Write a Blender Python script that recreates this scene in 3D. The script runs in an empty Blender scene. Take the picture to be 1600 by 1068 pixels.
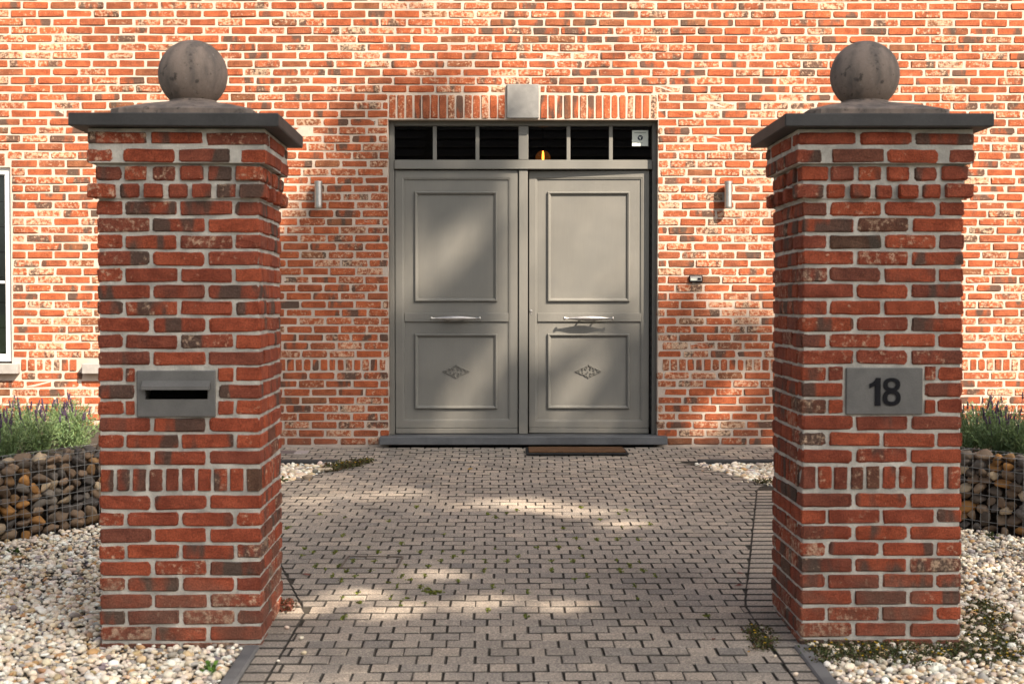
import bpy, bmesh, math, random
import numpy as np
from mathutils import Vector, Matrix, Euler

random.seed(7); rng = np.random.default_rng(11)
scene = bpy.context.scene
COL = scene.collection
R = math.radians

# ------------------------------------------------------------------ camera
F_PX = 2311.0                      # focal length in photo pixels (1600 wide)
CAM = Vector((0.0, 0.0, 1.166))
cam_d = bpy.data.cameras.new('camera'); cam = bpy.data.objects.new('camera', cam_d); COL.objects.link(cam)
cam_d.sensor_width = 36.0; cam_d.lens = F_PX * 36 / 1600; cam_d.clip_start = 0.05; cam_d.clip_end = 600
cam.location = CAM; cam.rotation_euler = (R(90 - 1.54), 0, R(-0.37))
cam_d.dof.use_dof = True; cam_d.dof.focus_distance = 11.8; cam_d.dof.aperture_fstop = 6.3
scene.camera = cam
CR = cam.rotation_euler.to_matrix()

# ------------------------------------------------------------------ light
SUN = Vector((0.92, -1.0, 1.22)).normalized()          # towards the sun
sun_el = math.asin(SUN.z); sun_az = math.atan2(SUN.x, SUN.y)
world = bpy.data.worlds.new('World'); scene.world = world; world.use_nodes = True
wn = world.node_tree; bg = wn.nodes['Background']
sky = wn.nodes.new('ShaderNodeTexSky'); sky.sky_type = 'NISHITA'; sky.sun_disc = False
sky.sun_elevation = sun_el; sky.sun_rotation = sun_az
sky.air_density = 1.0; sky.dust_density = 4.0; sky.ozone_density = 0.6
hs = wn.nodes.new('ShaderNodeHueSaturation'); hs.inputs['Saturation'].default_value = 0.45
wn.links.new(sky.outputs[0], hs.inputs['Color']); wn.links.new(hs.outputs[0], bg.inputs[0])
bg.inputs[1].default_value = 0.075
sun_d = bpy.data.lights.new('sun', 'SUN'); sun_d.energy = 5.0; sun_d.angle = R(0.53); sun_d.color = (1.0, 0.86, 0.71)
sun_o = bpy.data.objects.new('sun', sun_d); COL.objects.link(sun_o)
sun_o.rotation_euler = SUN.to_track_quat('Z', 'Y').to_euler(); sun_o.location = SUN * 40

vs = scene.view_settings
vs.view_transform = 'Standard'; vs.look = 'None'; vs.gamma = 1.0; vs.use_curve_mapping = False
vs.exposure = 1.55
scene.cycles.max_bounces = 7; scene.cycles.diffuse_bounces = 4; scene.cycles.glossy_bounces = 3
scene.cycles.transparent_max_bounces = 8; scene.cycles.caustics_reflective = False; scene.cycles.caustics_refractive = False
scene.cycles.use_denoising = True

# ------------------------------------------------------------------ helpers
YW = 11.97           # plane of the house wall (metres in front of the camera)
YP = 5.91            # plane of the pillars' faces
SL = 0.0347          # the drive rises towards the house

def gz(y):
    return -SL * (YW - min(max(y, 2.5), YW))
def ray(px, py):
    return CR @ Vector(((px - 800) / F_PX, (534 - py) / F_PX, -1))
def at(px, py, Y):
    d = ray(px, py); return CAM + d * ((Y - CAM.y) / d.y)
def X(px, Y, py=534): return at(px, py, Y).x
def Z(py, Y, px=800): return at(px, py, Y).z
def gnd(px, py):
    d = ray(px, py)              # plane z = -SL*(YW-y)
    t = (-SL * YW - CAM.z) / (d.z - SL * d.y); p = CAM + d * t
    return Vector((p.x, p.y, gz(p.y)))

def tag(o, label=None, cat=None, group=None, kind=None):
    if label: o['label'] = label
    if cat: o['category'] = cat
    if group: o['group'] = group
    if kind: o['kind'] = kind
    return o
def empty(name, loc=(0, 0, 0), rz=0.0, parent=None):
    o = bpy.data.objects.new(name, None); COL.objects.link(o); o.location = loc; o.rotation_euler[2] = rz
    o.empty_display_size = 0.1
    if parent: o.parent = parent
    return o
def link(name, me, parent=None, loc=None, rot=None, scale=None, color=None):
    o = bpy.data.objects.new(name, me); COL.objects.link(o)
    if parent: o.parent = parent
    if loc is not None: o.location = loc
    if rot is not None: o.rotation_euler = rot
    if scale is not None: o.scale = scale
    if color is not None: o.color = color
    return o

def fast_mesh(name, V, F, mat, color=None, smooth=False):
    V = np.asarray(V, dtype=np.float32); F = np.asarray(F, dtype=np.int32)
    me = bpy.data.meshes.new(name); k = F.shape[1]
    me.vertices.add(len(V)); me.vertices.foreach_set('co', V.ravel())
    me.loops.add(F.size); me.loops.foreach_set('vertex_index', F.ravel())
    me.polygons.add(len(F)); me.polygons.foreach_set('loop_start', np.arange(0, F.size, k, dtype=np.int32))
    me.polygons.foreach_set('loop_total', np.full(len(F), k, dtype=np.int32))
    if smooth: me.polygons.foreach_set('use_smooth', np.ones(len(F), dtype=bool))
    me.update(calc_edges=True)
    if color is not None:
        a = me.color_attributes.new('bc', 'FLOAT_COLOR', 'POINT')
        a.data.foreach_set('color', np.asarray(color, dtype=np.float32).ravel())
    me.materials.append(mat)
    return me

class MB:
    """collects polygons into one mesh"""
    def __init__(s): s.v = []; s.f = []; s.c = []
    def add(s, verts, faces, col=(0.5, 0.5, 0.5, 1), M=None):
        b = len(s.v)
        for p in verts:
            s.v.append(tuple(M @ Vector(p)) if M is not None else tuple(p)); s.c.append(col)
        s.f += [tuple(i + b for i in f) for f in faces]
    def mesh(s, name, mat, smooth=False):
        me = bpy.data.meshes.new(name); me.from_pydata(s.v, [], s.f); me.update()
        a = me.color_attributes.new('bc', 'FLOAT_COLOR', 'POINT')
        a.data.foreach_set('color', np.asarray(s.c, dtype=np.float32).ravel())
        if smooth: me.polygons.foreach_set('use_smooth', np.ones(len(me.polygons), dtype=bool))
        me.materials.append(mat); return me
    def build(s, name, mat, parent=None, smooth=False, **k):
        return link(name, s.mesh(name, mat, smooth), parent, **k)

def cham(L, D, H, b=0.006, jit=0.0, seed=None):
    """chamfered box centred on the origin: 24 verts, 44 triangles"""
    r = random.Random(seed); hx, hy, hz = L / 2, D / 2, H / 2
    b = min(b, hx * .45, hy * .45, hz * .45)
    V = []; I = {}
    for sx in (-1, 1):
        for sy in (-1, 1):
            for sz in (-1, 1):
                for a in range(3):
                    h = [hx - b, hy - b, hz - b]; h[a] += b
                    I[(sx, sy, sz, a)] = len(V)
                    V.append(Vector((sx * h[0] + r.uniform(-jit, jit), sy * h[1] + r.uniform(-jit, jit), sz * h[2] + r.uniform(-jit, jit))))
    Fc = []
    S = (-1, 1)
    for a in range(3):
        o1, o2 = [k for k in range(3) if k != a]
        for s in S:
            q = []
            for t1, t2 in ((-1, -1), (1, -1), (1, 1), (-1, 1)):
                k = [0, 0, 0]; k[a] = s; k[o1] = t1; k[o2] = t2; q.append(I[(*k, a)])
            Fc.append(q)
    for a, c in ((0, 1), (0, 2), (1, 2)):
        o = 3 - a - c
        for s in S:
            for t in S:
                k1 = [0, 0, 0]; k1[a] = s; k1[c] = t
                k2 = list(k1); k1[o] = -1; k2[o] = 1
                Fc.append([I[(*k1, a)], I[(*k2, a)], I[(*k2, c)], I[(*k1, c)]])
    for sx in S:
        for sy in S:
            for sz in S: Fc.append([I[(sx, sy, sz, a)] for a in range(3)])
    out = []
    for f in Fc:
        n = (V[f[1]] - V[f[0]]).cross(V[f[2]] - V[f[0]]); c = sum((V[i] for i in f), Vector()) / len(f)
        out.append(tuple(f) if n.dot(c) > 0 else tuple(reversed(f)))
    return V, out

def worn(L, D, H, b=.010, c=.008, jit=.003, seed=None):
    """box with worn arrises and knocked-off corners, centred on the origin"""
    r = random.Random(seed); hh = [L / 2, D / 2, H / 2]; b = min(b, min(hh) * .4); V = []; I = {}
    for sg in [(x, y, z) for x in (-1, 1) for y in (-1, 1) for z in (-1, 1)]:
        cc = [c * r.uniform(.5, 1.5) for _ in range(3)]
        for a in range(3):
            for k in range(3):
                if k == a: continue
                o = 3 - a - k; p = [0, 0, 0]; p[a] = hh[a]; p[k] = hh[k] - b; p[o] = hh[o] - b - min(cc[a], hh[o] * .5)
                I[(sg, a, k)] = len(V); V.append(Vector([sg[i] * p[i] + r.uniform(-jit, jit) for i in range(3)]))
    P = []
    SG = sorted({k[0] for k in I})
    for a in range(3):
        for s_ in (-1, 1): P.append([I[(g, a, k)] for g in SG if g[a] == s_ for k in range(3) if k != a])
    for a, k in ((0, 1), (0, 2), (1, 2)):
        for s1 in (-1, 1):
            for s2 in (-1, 1):
                gs = [g for g in SG if g[a] == s1 and g[k] == s2]; P.append([I[(g, a, k)] for g in gs] + [I[(g, k, a)] for g in gs])
    for g in SG: P.append([I[(g, a, k)] for a in range(3) for k in range(3) if a != k])
    out = []
    for f in P:
        ct = sum((V[i] for i in f), Vector()) / len(f)
        if len(f) == 6: n = Vector([math.copysign(1, ct[i]) for i in range(3)])
        else:
            n = Vector([ct[i] / hh[i] for i in range(3)]); mx = max(abs(t) for t in n); n = Vector([math.copysign(1, t) if abs(t) > .45 * mx else 0 for t in n])
        n.normalize(); u = n.orthogonal().normalized(); w = n.cross(u)
        out.append(tuple(sorted(f, key=lambda i: math.atan2((V[i] - ct).dot(w), (V[i] - ct).dot(u)))))
    return V, out

def box(name, x0, x1, y0, y1, z0, z1, mat, parent=None, b=0.003, jit=0.0):
    V, Fc = cham(abs(x1 - x0), abs(y1 - y0), abs(z1 - z0), b, jit)
    m = MB(); m.add(V, Fc)
    return m.build(name, mat, parent, loc=((x0 + x1) / 2, (y0 + y1) / 2, (z0 + z1) / 2))
def mbox(m, x0, x1, y0, y1, z0, z1, b=0.003, col=(.5, .5, .5, 1)):
    V, Fc = cham(abs(x1 - x0), abs(y1 - y0), abs(z1 - z0), b)
    m.add(V, Fc, col, Matrix.Translation(((x0 + x1) / 2, (y0 + y1) / 2, (z0 + z1) / 2)))

def lathe(prof, seg=24, axis='z'):
    V = []; Fc = []
    for (t, r) in prof:
        for k in range(seg):
            a = 2 * math.pi * k / seg; c, s = r * math.cos(a), r * math.sin(a)
            V.append((c, s, t) if axis == 'z' else (t, c, s) if axis == 'x' else (s, t, c))
    for i in range(len(prof) - 1):
        for k in range(seg):
            k2 = (k + 1) % seg
            Fc.append((i * seg + k, i * seg + k2, (i + 1) * seg + k2, (i + 1) * seg + k))
    Fc.append(tuple(reversed(range(seg)))); n = (len(prof) - 1) * seg; Fc.append(tuple(range(n, n + seg)))
    return V, Fc

def tube(m, pts, r, seg=6, col=(.5, .5, .5, 1), r1=None):
    pts = [Vector(p) for p in pts]; n = len(pts); V = []; Fc = []
    up = Vector((0.13, 0.31, 0.94))
    for i, p in enumerate(pts):
        d = (pts[min(i + 1, n - 1)] - pts[max(i - 1, 0)]).normalized()
        a = d.cross(up)
        if a.length < 1e-3: a = d.cross(Vector((1, 0, 0)))
        a.normalize(); c = d.cross(a)
        rr = r if r1 is None else r + (r1 - r) * i / max(1, n - 1)
        for k in range(seg):
            t = 2 * math.pi * k / seg; V.append(p + a * math.cos(t) * rr + c * math.sin(t) * rr)
    for i in range(n - 1):
        for k in range(seg):
            k2 = (k + 1) % seg; Fc.append((i * seg + k, (i + 1) * seg + k, (i + 1) * seg + k2, i * seg + k2))
    Fc.append(tuple(range(seg))); Fc.append(tuple(reversed(range((n - 1) * seg, n * seg))))
    m.add(V, Fc, col)

def ring(x0, x1, z0, z1, prof):
    """mitred rectangular frame in the xz plane; prof = [(inset, y), ...] from outside to inside"""
    V = []; Fc = []
    for (i, y) in prof:
        V += [(x0 + i, y, z0 + i), (x1 - i, y, z0 + i), (x1 - i, y, z1 - i), (x0 + i, y, z1 - i)]
    for k in range(len(prof) - 1):
        for j in range(4):
            j2 = (j + 1) % 4; Fc.append((4 * k + j, 4 * k + j2, 4 * k + 4 + j2, 4 * k + 4 + j))
    return V, Fc

# ------------------------------------------------------------------ materials
class NT:
    def __init__(s, name):
        s.m = bpy.data.materials.new(name); s.m.use_nodes = True; s.t = s.m.node_tree
        s.b = s.t.nodes['Principled BSDF']; s.out = s.t.nodes['Material Output']
    def n(s, kind, ins=None, **kw):
        nd = s.t.nodes.new('ShaderNode' + kind)
        for k, v in kw.items(): setattr(nd, k, v)
        for k, v in (ins or {}).items(): s.set(nd.inputs[k], v)
        return nd
    def set(s, sock, v):
        if hasattr(v, 'is_output') or isinstance(v, bpy.types.NodeSocket): s.t.links.new(v, sock)
        else: sock.default_value = v
    def math(s, op, a, b=0.0, clamp=False):
        nd = s.n('Math', {0: a, 1: b}, operation=op); nd.use_clamp = clamp; return nd.outputs[0]
    def mix(s, f, a, b, blend='MIX'):
        nd = s.n('Mix', {0: f, 6: a, 7: b}, data_type='RGBA', blend_type=blend); return nd.outputs[2]
    def noise(s, vec, scale, detail=3.0, rough=0.55):
        ins = {'Scale': scale, 'Detail': detail, 'Roughness': rough}
        if vec is not None: ins['Vector'] = vec
        return s.n('TexNoise', ins).outputs['Fac']
    def rng(s, v, a, b, c=0.0, d=1.0):
        return s.n('MapRange', {0: v, 1: a, 2: b, 3: c, 4: d}, interpolation_type='SMOOTHSTEP').outputs[0]
    def ramp(s, v, stops):
        nd = s.n('ValToRGB', {0: v}); e = nd.color_ramp.elements
        while len(e) < len(stops): e.new(0.5)
        for k, (p, c) in enumerate(stops): e[k].position = p; e[k].color = (*c, 1)
        return nd.outputs[0]
    def pos(s): return s.n('NewGeometry').outputs['Position']
    def obj(s): return s.n('TexCoord').outputs['Object']
    def bump(s, h, strength=0.4, dist=0.004):
        nd = s.n('Bump', {'Height': h, 'Strength': strength, 'Distance': dist}); s.set(s.b.inputs['Normal'], nd.outputs[0])
    def fin(s, col=None, rough=0.8, metal=0.0, spec=None):
        if col is not None: s.set(s.b.inputs['Base Color'], col if not isinstance(col, tuple) else (*col[:3], 1))
        s.set(s.b.inputs['Roughness'], rough); s.set(s.b.inputs['Metallic'], metal)
        if spec is not None: s.set(s.b.inputs['Specular IOR Level'], spec)
        return s.m
    def rgb(s, src):
        c = s.n('ObjectInfo').outputs['Color'] if src == 'obj' else s.n('Attribute', attribute_name='bc').outputs['Color']
        sp = s.n('SeparateColor', {0: c}); return sp.outputs[0], sp.outputs[1], sp.outputs[2]

def C4(c): return (*c, 1)

def brick_mat(name, src, sun_warm=0.0):
    s = NT(name); r, g, b = s.rgb(src)
    off = s.n('CombineXYZ', {0: s.math('MULTIPLY', r, 17), 1: s.math('MULTIPLY', g, 13), 2: s.math('MULTIPLY', b, 11)}).outputs[0]
    p = s.n('VectorMath', {0: s.pos(), 1: off}, operation='ADD').outputs[0]
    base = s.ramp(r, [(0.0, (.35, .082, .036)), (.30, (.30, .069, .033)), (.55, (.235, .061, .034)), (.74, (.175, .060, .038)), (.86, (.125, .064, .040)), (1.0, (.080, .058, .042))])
    if sun_warm: base = s.mix(sun_warm, base, C4((.46, .150, .050)))  # sunlit orange mixed into the colour of the wall bricks
    big = s.noise(p, 14, 3); base = s.mix(s.rng(big, .3, .7), base, s.mix(1.0, base, C4((.66, .62, .62)), 'MULTIPLY'))
    # kiln-dark ends and bands across a brick
    q = s.n('VectorMath', {0: p, 1: (9, 9, 3)}, operation='MULTIPLY').outputs[0]
    dk = s.rng(s.noise(q, 1.0, 2), .50, .60)
    dk = s.math('MULTIPLY', dk, s.rng(g, .46, .60))
    base = s.mix(s.math('MULTIPLY', dk, .85), base, C4((.062, .050, .040)))
    # lime and old mortar smeared on the face
    lm = s.noise(p, 42, 7, .68)
    zc = s.n('SeparateXYZ', {0: s.pos()}).outputs[2]
    big2 = s.math('ADD', s.math('MULTIPLY', s.rng(s.noise(s.pos(), .9, 3), .35, .68), .05), s.rng(zc, .55, .05, 0.0, .028))
    lo = s.math('SUBTRACT', s.math('SUBTRACT', .712, big2), s.math('MULTIPLY', b, .26))
    lime = s.n('MapRange', {0: lm, 1: lo, 2: s.math('ADD', lo, .13), 3: 0.0, 4: .72}).outputs[0]
    base = s.mix(lime, base, C4((.56, .40, .275)))
    fine = s.noise(s.pos(), 210, 5, .75)
    st = s.n('VectorMath', {0: s.pos(), 1: (1.6, 1.6, .45)}, operation='MULTIPLY').outputs[0]
    base = s.mix(1.0, base, s.ramp(s.noise(st, 1.0, 4), [(.30, (.76, .75, .74)), (.50, (1.0, 1.0, 1.0)), (.70, (1.10, 1.09, 1.07))]), 'MULTIPLY')
    base = s.mix(s.math('MULTIPLY', s.rng(zc, .16, -.02), s.rng(s.noise(s.pos(), 5, 3), .35, .6, 0.0, .45)), base, C4((.10, .085, .065)))     # splash dirt
    base = s.mix(.75, base, s.mix(s.rng(fine, .34, .66), C4((.42, .40, .38)), C4((1.6, 1.58, 1.55))), 'MULTIPLY')
    h = s.math('ADD', s.math('MULTIPLY', s.noise(s.pos(), 120, 6, .75), 1.0), s.math('MULTIPLY', lm, .6))
    s.bump(h, .8, .007)
    return s.fin(base, .92, spec=.25)
BRICK_O = brick_mat('brick_fired_clay_sunlit', 'obj', .32); BRICK_S = brick_mat('brick_fired_clay_sunlit_joined', 'attr', .32)
PBRICK_O = brick_mat('brick_red_shaded', 'obj'); PBRICK_S = brick_mat('brick_red_shaded_joined', 'attr')  # pillar copy without the sunlit orange, redder as in shade

def plain(name, c1, c2=None, scale=8.0, rough=.8, bump=.25, bs=120, bd=.003, metal=0.0, spec=.3, coords='pos', fine=.25):
    s = NT(name); p = s.pos() if coords == 'pos' else s.obj()
    c2 = c2 or tuple(x * .7 for x in c1)
    col = s.mix(s.rng(s.noise(p, scale, 4), .3, .7), C4(c1), C4(c2))
    col = s.mix(fine, col, s.mix(s.noise(p, bs, 3), C4((.5, .5, .5)), C4((1.5, 1.5, 1.5))), 'MULTIPLY')
    if bump: s.bump(s.noise(p, bs, 4, .6), bump, bd)
    return s.fin(col, rough, metal, spec)

MORTAR = plain('mortar_lime', (.48, .395, .325), (.39, .322, .268), 5, .95, .6, 160, .005, spec=.15, fine=.4)
MORTAR_P = plain('mortar_grey', (.52, .49, .43), (.31, .295, .262), 11, .95, .6, 130, .006, spec=.15, fine=.4)
PAINT = NT('door_paint')
_p = PAINT.obj(); _g = PAINT.n('VectorMath', {0: _p, 1: (60, 60, 4)}, operation='MULTIPLY').outputs[0]
_c = PAINT.mix(PAINT.rng(PAINT.noise(_p, 3, 3), .3, .7), C4((.152, .146, .128)), C4((.134, .131, .117)))
_c = PAINT.mix(.14, _c, PAINT.mix(PAINT.noise(_g, 2, 4), C4((.5, .5, .5)), C4((1.5, 1.5, 1.5))), 'MULTIPLY')
_z = PAINT.n('SeparateXYZ', {0: PAINT.pos()}).outputs[2]
_c = PAINT.mix(PAINT.math('MULTIPLY', PAINT.rng(_z, .42, .05), PAINT.rng(PAINT.noise(PAINT.pos(), 6, 4), .35, .7, 0.05, .40)), _c, C4((.25, .225, .18)))     # dust
PAINT.bump(PAINT.noise(_g, 3, 3), .08, .002); PAINT = PAINT.fin(_c, PAINT.rng(PAINT.noise(_p, 4, 4), .3, .7, .34, .52), spec=.4)
STEEL = plain('brushed_steel', (.50, .48, .45), (.42, .40, .38), 30, .42, .06, 300, .001, metal=1.0, coords='obj', fine=.1)
BLUESTONE = plain('bluestone_dark', (.052, .050, .048), (.036, .035, .034), 7, .62, .3, 90, .003, fine=.45)
STEPSTONE = plain('bluestone_step', (.105, .108, .112), (.075, .077, .080), 6, .55, .25, 90, .002, fine=.3)
PLATE = plain('stone_plate', (.135, .130, .122), (.100, .098, .092), 9, .75, .35, 160, .002, fine=.4, coords='obj')
KEYST = plain('keystone_stone', (.25, .245, .23), (.20, .195, .185), 12, .85, .4, 200, .002, fine=.4)
KERB = plain('kerb_concrete', (.16, .155, .15), (.11, .108, .105), 9, .9, .4, 150, .003, fine=.4)
BLACK = plain('black_paint', (.010, .010, .012), (.008, .008, .010), 20, .75, .1, 300, .001, coords='obj', spec=.12)
VOID = plain('hollow_shade', (.004, .004, .004), (.003, .003, .003), 5, .9, 0)  # near-black colour stands in for shade inside holes
ROOM = plain('dim_room_plaster', (.030, .028, .026), (.024, .022, .021), 2, .9, .1)
RUBBER = plain('rubber', (.018, .017, .016), (.012, .012, .012), 30, .8, .5, 200, .004)
COIR = plain('coir', (.15, .075, .032), (.09, .045, .020), 60, .98, .9, 400, .008)
WHITE = plain('white_window_paint', (.72, .72, .70), (.66, .66, .64), 4, .45, .05)
SILL = plain('sill_stone', (.30, .285, .265), (.24, .225, .21), 10, .8, .4, 200, .002, fine=.4)
SOIL = plain('soil', (.055, .042, .030), (.030, .024, .018), 14, .97, .8, 60, .02)
SAND = plain('joint_sand', (.075, .063, .048), (.040, .035, .027), 25, .97, .8, 300, .006)
WIRE = plain('galvanised_wire', (.24, .24, .23), (.17, .17, .165), 40, .6, .05, metal=.3)
ASPHALT = plain('asphalt', (.05, .05, .05), (.04, .04, .04), 3, .92, .5, 250, .004)
GRASSM = plain('lawn_green', (.050, .085, .022), (.035, .060, .016), 6, .95, .8, 90, .02)
ROOFT = plain('roof_tile', (.060, .045, .040), (.045, .036, .032), 3, .75, .5, 30, .02)
BARK = plain('bark', (.10, .075, .055), (.06, .045, .035), 8, .95, .9, 40, .03)
BLIND = plain('blind_fabric', (.17, .18, .165), (.14, .15, .14), 5, .8, .1)

def ball_mat():
    s = NT('weathered_concrete'); p = s.obj()
    st = s.n('VectorMath', {0: p, 1: (12, 12, 3)}, operation='MULTIPLY').outputs[0]
    c = s.mix(s.rng(s.noise(st, 1.3, 5), .38, .66), C4((.245, .192, .158)), C4((.140, .117, .102)))
    c = s.mix(s.math('MULTIPLY', s.rng(s.noise(p, 26, 5, .7), .56, .68), .75), c, C4((.045, .041, .038)))
    c = s.mix(s.math('MULTIPLY', s.rng(s.noise(p, 75, 3), .66, .72), .5), c, C4((.30, .28, .25)))
    c = s.mix(.4, c, s.mix(s.noise(p, 200, 3), C4((.5, .5, .5)), C4((1.5, 1.5, 1.5))), 'MULTIPLY')
    s.bump(s.noise(p, 60, 6, .7), .6, .004)
    return s.fin(c, .95, spec=.15)
BALL = ball_mat()

def paver_mat(name, src):
    s = NT(name); r, g, b = s.rgb(src)
    base = s.ramp(r, [(0, (.39, .330, .265)), (.35, (.315, .275, .230)), (.7, (.242, .218, .190)), (1, (.160, .149, .138))])
    p = s.pos()
    base = s.mix(s.math('MULTIPLY', s.rng(s.noise(p, 1.6, 4), .45, .7), .35), base, C4((.10, .092, .082)))     # dirt
    sp = s.noise(p, 120, 5, .8)
    base = s.mix(.85, base, s.ramp(sp, [(.30, (.22, .22, .22)), (.43, (.66, .65, .64)), (.54, (1.12, 1.10, 1.07)), (.68, (2.3, 2.2, 2.05))]), 'MULTIPLY')
    s.bump(s.noise(p, 170, 5, .7), .6, .004)
    return s.fin(base, .95, spec=.2)
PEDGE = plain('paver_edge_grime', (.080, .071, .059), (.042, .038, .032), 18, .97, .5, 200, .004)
PAVER_O = paver_mat('paver_concrete', 'obj'); PAVER_S = paver_mat('paver_concrete_joined', 'attr')

def tinted(name, src, bump=.4, bs=90, bd=.003, rough=.7, fine=.35, trans=0.0, spec=.3):
    s = NT(name)
    c = s.n('ObjectInfo').outputs['Color'] if src == 'obj' else s.n('Attribute', attribute_name='bc').outputs['Color']
    p = s.pos()
    c = s.mix(fine, c, s.mix(s.noise(p, bs, 4, .6), C4((.35, .35, .35)), C4((1.65, 1.6, 1.55))), 'MULTIPLY')
    if bump: s.bump(s.noise(p, bs, 4, .6), bump, bd)
    m = s.fin(c, rough, spec=spec)
    if trans:
        tr = s.n('BsdfTranslucent', {0: c}); mx = s.n('MixShader', {0: trans, 1: s.b.outputs[0], 2: tr.outputs[0]})
        s.t.links.new(mx.outputs[0], s.out.inputs[0])
    return m
PEBBLE = tinted('pebble', 'attr', .3, 110, .003, .75, .35)
COBBLE = tinted('river_stone', 'obj', .5, 35, .006, .8, .55)
LEAFM = tinted('leaf_tinted', 'attr', 0, 60, 0, .55, .2, trans=.3)
PETAL = tinted('flower_tinted', 'obj', 0, 60, 0, .7, .2)

def glass_mat():
    s = NT('window_glass'); fr = s.n('Fresnel', {0: 1.5})
    tr = s.n('BsdfTransparent', {0: (.82, .86, .84, 1)}); gl = s.n('BsdfGlossy', {0: (1, 1, 1, 1), 1: .01})
    mx = s.n('MixShader', {0: fr.outputs[0], 1: tr.outputs[0], 2: gl.outputs[0]})
    s.t.links.new(mx.outputs[0], s.out.inputs[0]); return s.m
GLASS = glass_mat()
def emit_mat(name, c, e):
    s = NT(name); s.b.inputs['Emission Color'].default_value = (*c, 1); s.b.inputs['Emission Strength'].default_value = e
    return s.fin(c, .5)
BULB = emit_mat('bulb_glow', (1.0, .50, .15), 3.5)
def amber_mat():
    s = NT('amber_glass'); tr = s.n('BsdfTransparent', {0: (.85, .42, .16, 1)}); gl = s.n('BsdfGlossy', {0: (1, .8, .6, 1), 1: .05})
    mx = s.n('MixShader', {0: .12, 1: tr.outputs[0], 2: gl.outputs[0]}); em = s.n('Emission', {0: (1, .33, .06, 1), 1: .02}); ad = s.n('AddShader', {0: mx.outputs[0], 1: em.outputs[0]})
    s.t.links.new(ad.outputs[0], s.out.inputs[0]); return s.m
AMBER = amber_mat()
STICK_W = plain('sticker_white', (.62, .66, .60), (.58, .62, .57), 3, .5, 0)
STICK_B = plain('sticker_ink', (.02, .03, .06), (.02, .03, .05), 3, .5, 0)
STICK_G = plain('sticker_grey', (.28, .32, .29), (.26, .30, .27), 3, .5, 0)
GREENP = plain('display_pale', (.50, .52, .46), (.42, .46, .40), 30, .4, 0)

# ------------------------------------------------------------------ ground and surroundings
def strip_mesh(name, ys, x0, x1, dz, mat, kind='structure', flat=None):
    V = []; Fc = []
    for y in ys:
        z = (gz(y) if flat is None else flat) + dz
        V += [(x0, y, z), (x1, y, z)]
    for i in range(len(ys) - 1): Fc.append((2 * i, 2 * i + 1, 2 * i + 3, 2 * i + 2))
    m = MB(); m.add(V, Fc); o = m.build(name, mat); return tag(o, kind=kind)
ZS = gz(0)
strip_mesh('ground', [-160, -40, -10, 2.5, YW, 40, 160], -160, 160, -0.10, GRASSM)
strip_mesh('road', [-9.0, 1.2], -80, 80, -0.05, ASPHALT)
pav = strip_mesh('pavement', [1.28, 3.0], -80, 80, -0.012, KERB)
m = MB(); mbox(m, -80, 80, 1.2, 1.28, ZS - .2, ZS - .006, .01); tag(m.build('street_kerb', KERB), kind='structure')

# driveway --------------------------------------------------------
def interp(pts, y):
    if y <= pts[0][0]: return pts[0][1]
    for (a, xa), (b, xb) in zip(pts, pts[1:]):
        if y <= b: return xa + (xb - xa) * (y - a) / (b - a)
    return pts[-1][1]
XL = [(3.0, -.885), (6.45, -.865), (9.55, -1.66), (10.06, -1.515), (11.02, -1.06)]
XR = [(3.0, 1.065), (6.58, 1.085), (9.83, 1.70), (9.98, 1.80), (10.80, 1.47), (11.02, 1.34)]
drive = strip_mesh('driveway', [3.0, YW + .05], -5.6, 5.6, -0.0085, SAND)
PP, RP = .1125, .1140            # paver pitch across and along
rows = []; y = 3.02
while y < 11.02: rows.append((y, 'field')); y += RP
yp = 11.10
while yp + RP < YW + .02: rows.append((yp, 'path')); yp += (YW - 11.10) / 7.6
def paver_verts(x00, x01, x10, x11, y0, y1, th=.045, c=.0036, j=.0):
    """prism with chamfered top; x00..x01 on y0, x10..x11 on y1; top at z=0"""
    u = random.uniform
    o = [(x00, y0), (x01, y0), (x11, y1), (x10, y1)]
    i = [(x00 + c, y0 + c), (x01 - c, y0 + c), (x11 - c, y1 - c), (x10 + c, y1 - c)]
    o = [(a + u(-j, j), b + u(-j, j)) for a, b in o]
    V = [(a, b, -th) for a, b in o] + [(a, b, -c * .8) for a, b in o] + [(a + u(-j, j) * .5, b + u(-j, j) * .5, u(-j, j) * .3) for a, b in i]
    Fc = [(8, 9, 10, 11)]
    for k in range(4):
        k2 = (k + 1) % 4; Fc += [(k, k2, 4 + k2, 4 + k), (4 + k, 4 + k2, 8 + k2, 8 + k)]
    return V, Fc
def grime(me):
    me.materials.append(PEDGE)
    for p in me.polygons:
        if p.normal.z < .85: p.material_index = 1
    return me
PV = []
for k in range(6):
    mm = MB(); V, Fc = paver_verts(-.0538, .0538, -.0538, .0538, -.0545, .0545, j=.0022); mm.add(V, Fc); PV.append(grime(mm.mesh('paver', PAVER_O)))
cand = []      # full pavers (distance, x, y)
joined = MB(); moss_spots = []
def rc(): return (min(1, max(0, random.gauss(.42, .15))), random.random(), random.random(), 1)
PIL = [(-1.63, -.972, 5.90, 6.56), (1.19, 1.85, 5.90, 6.56)]
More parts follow.
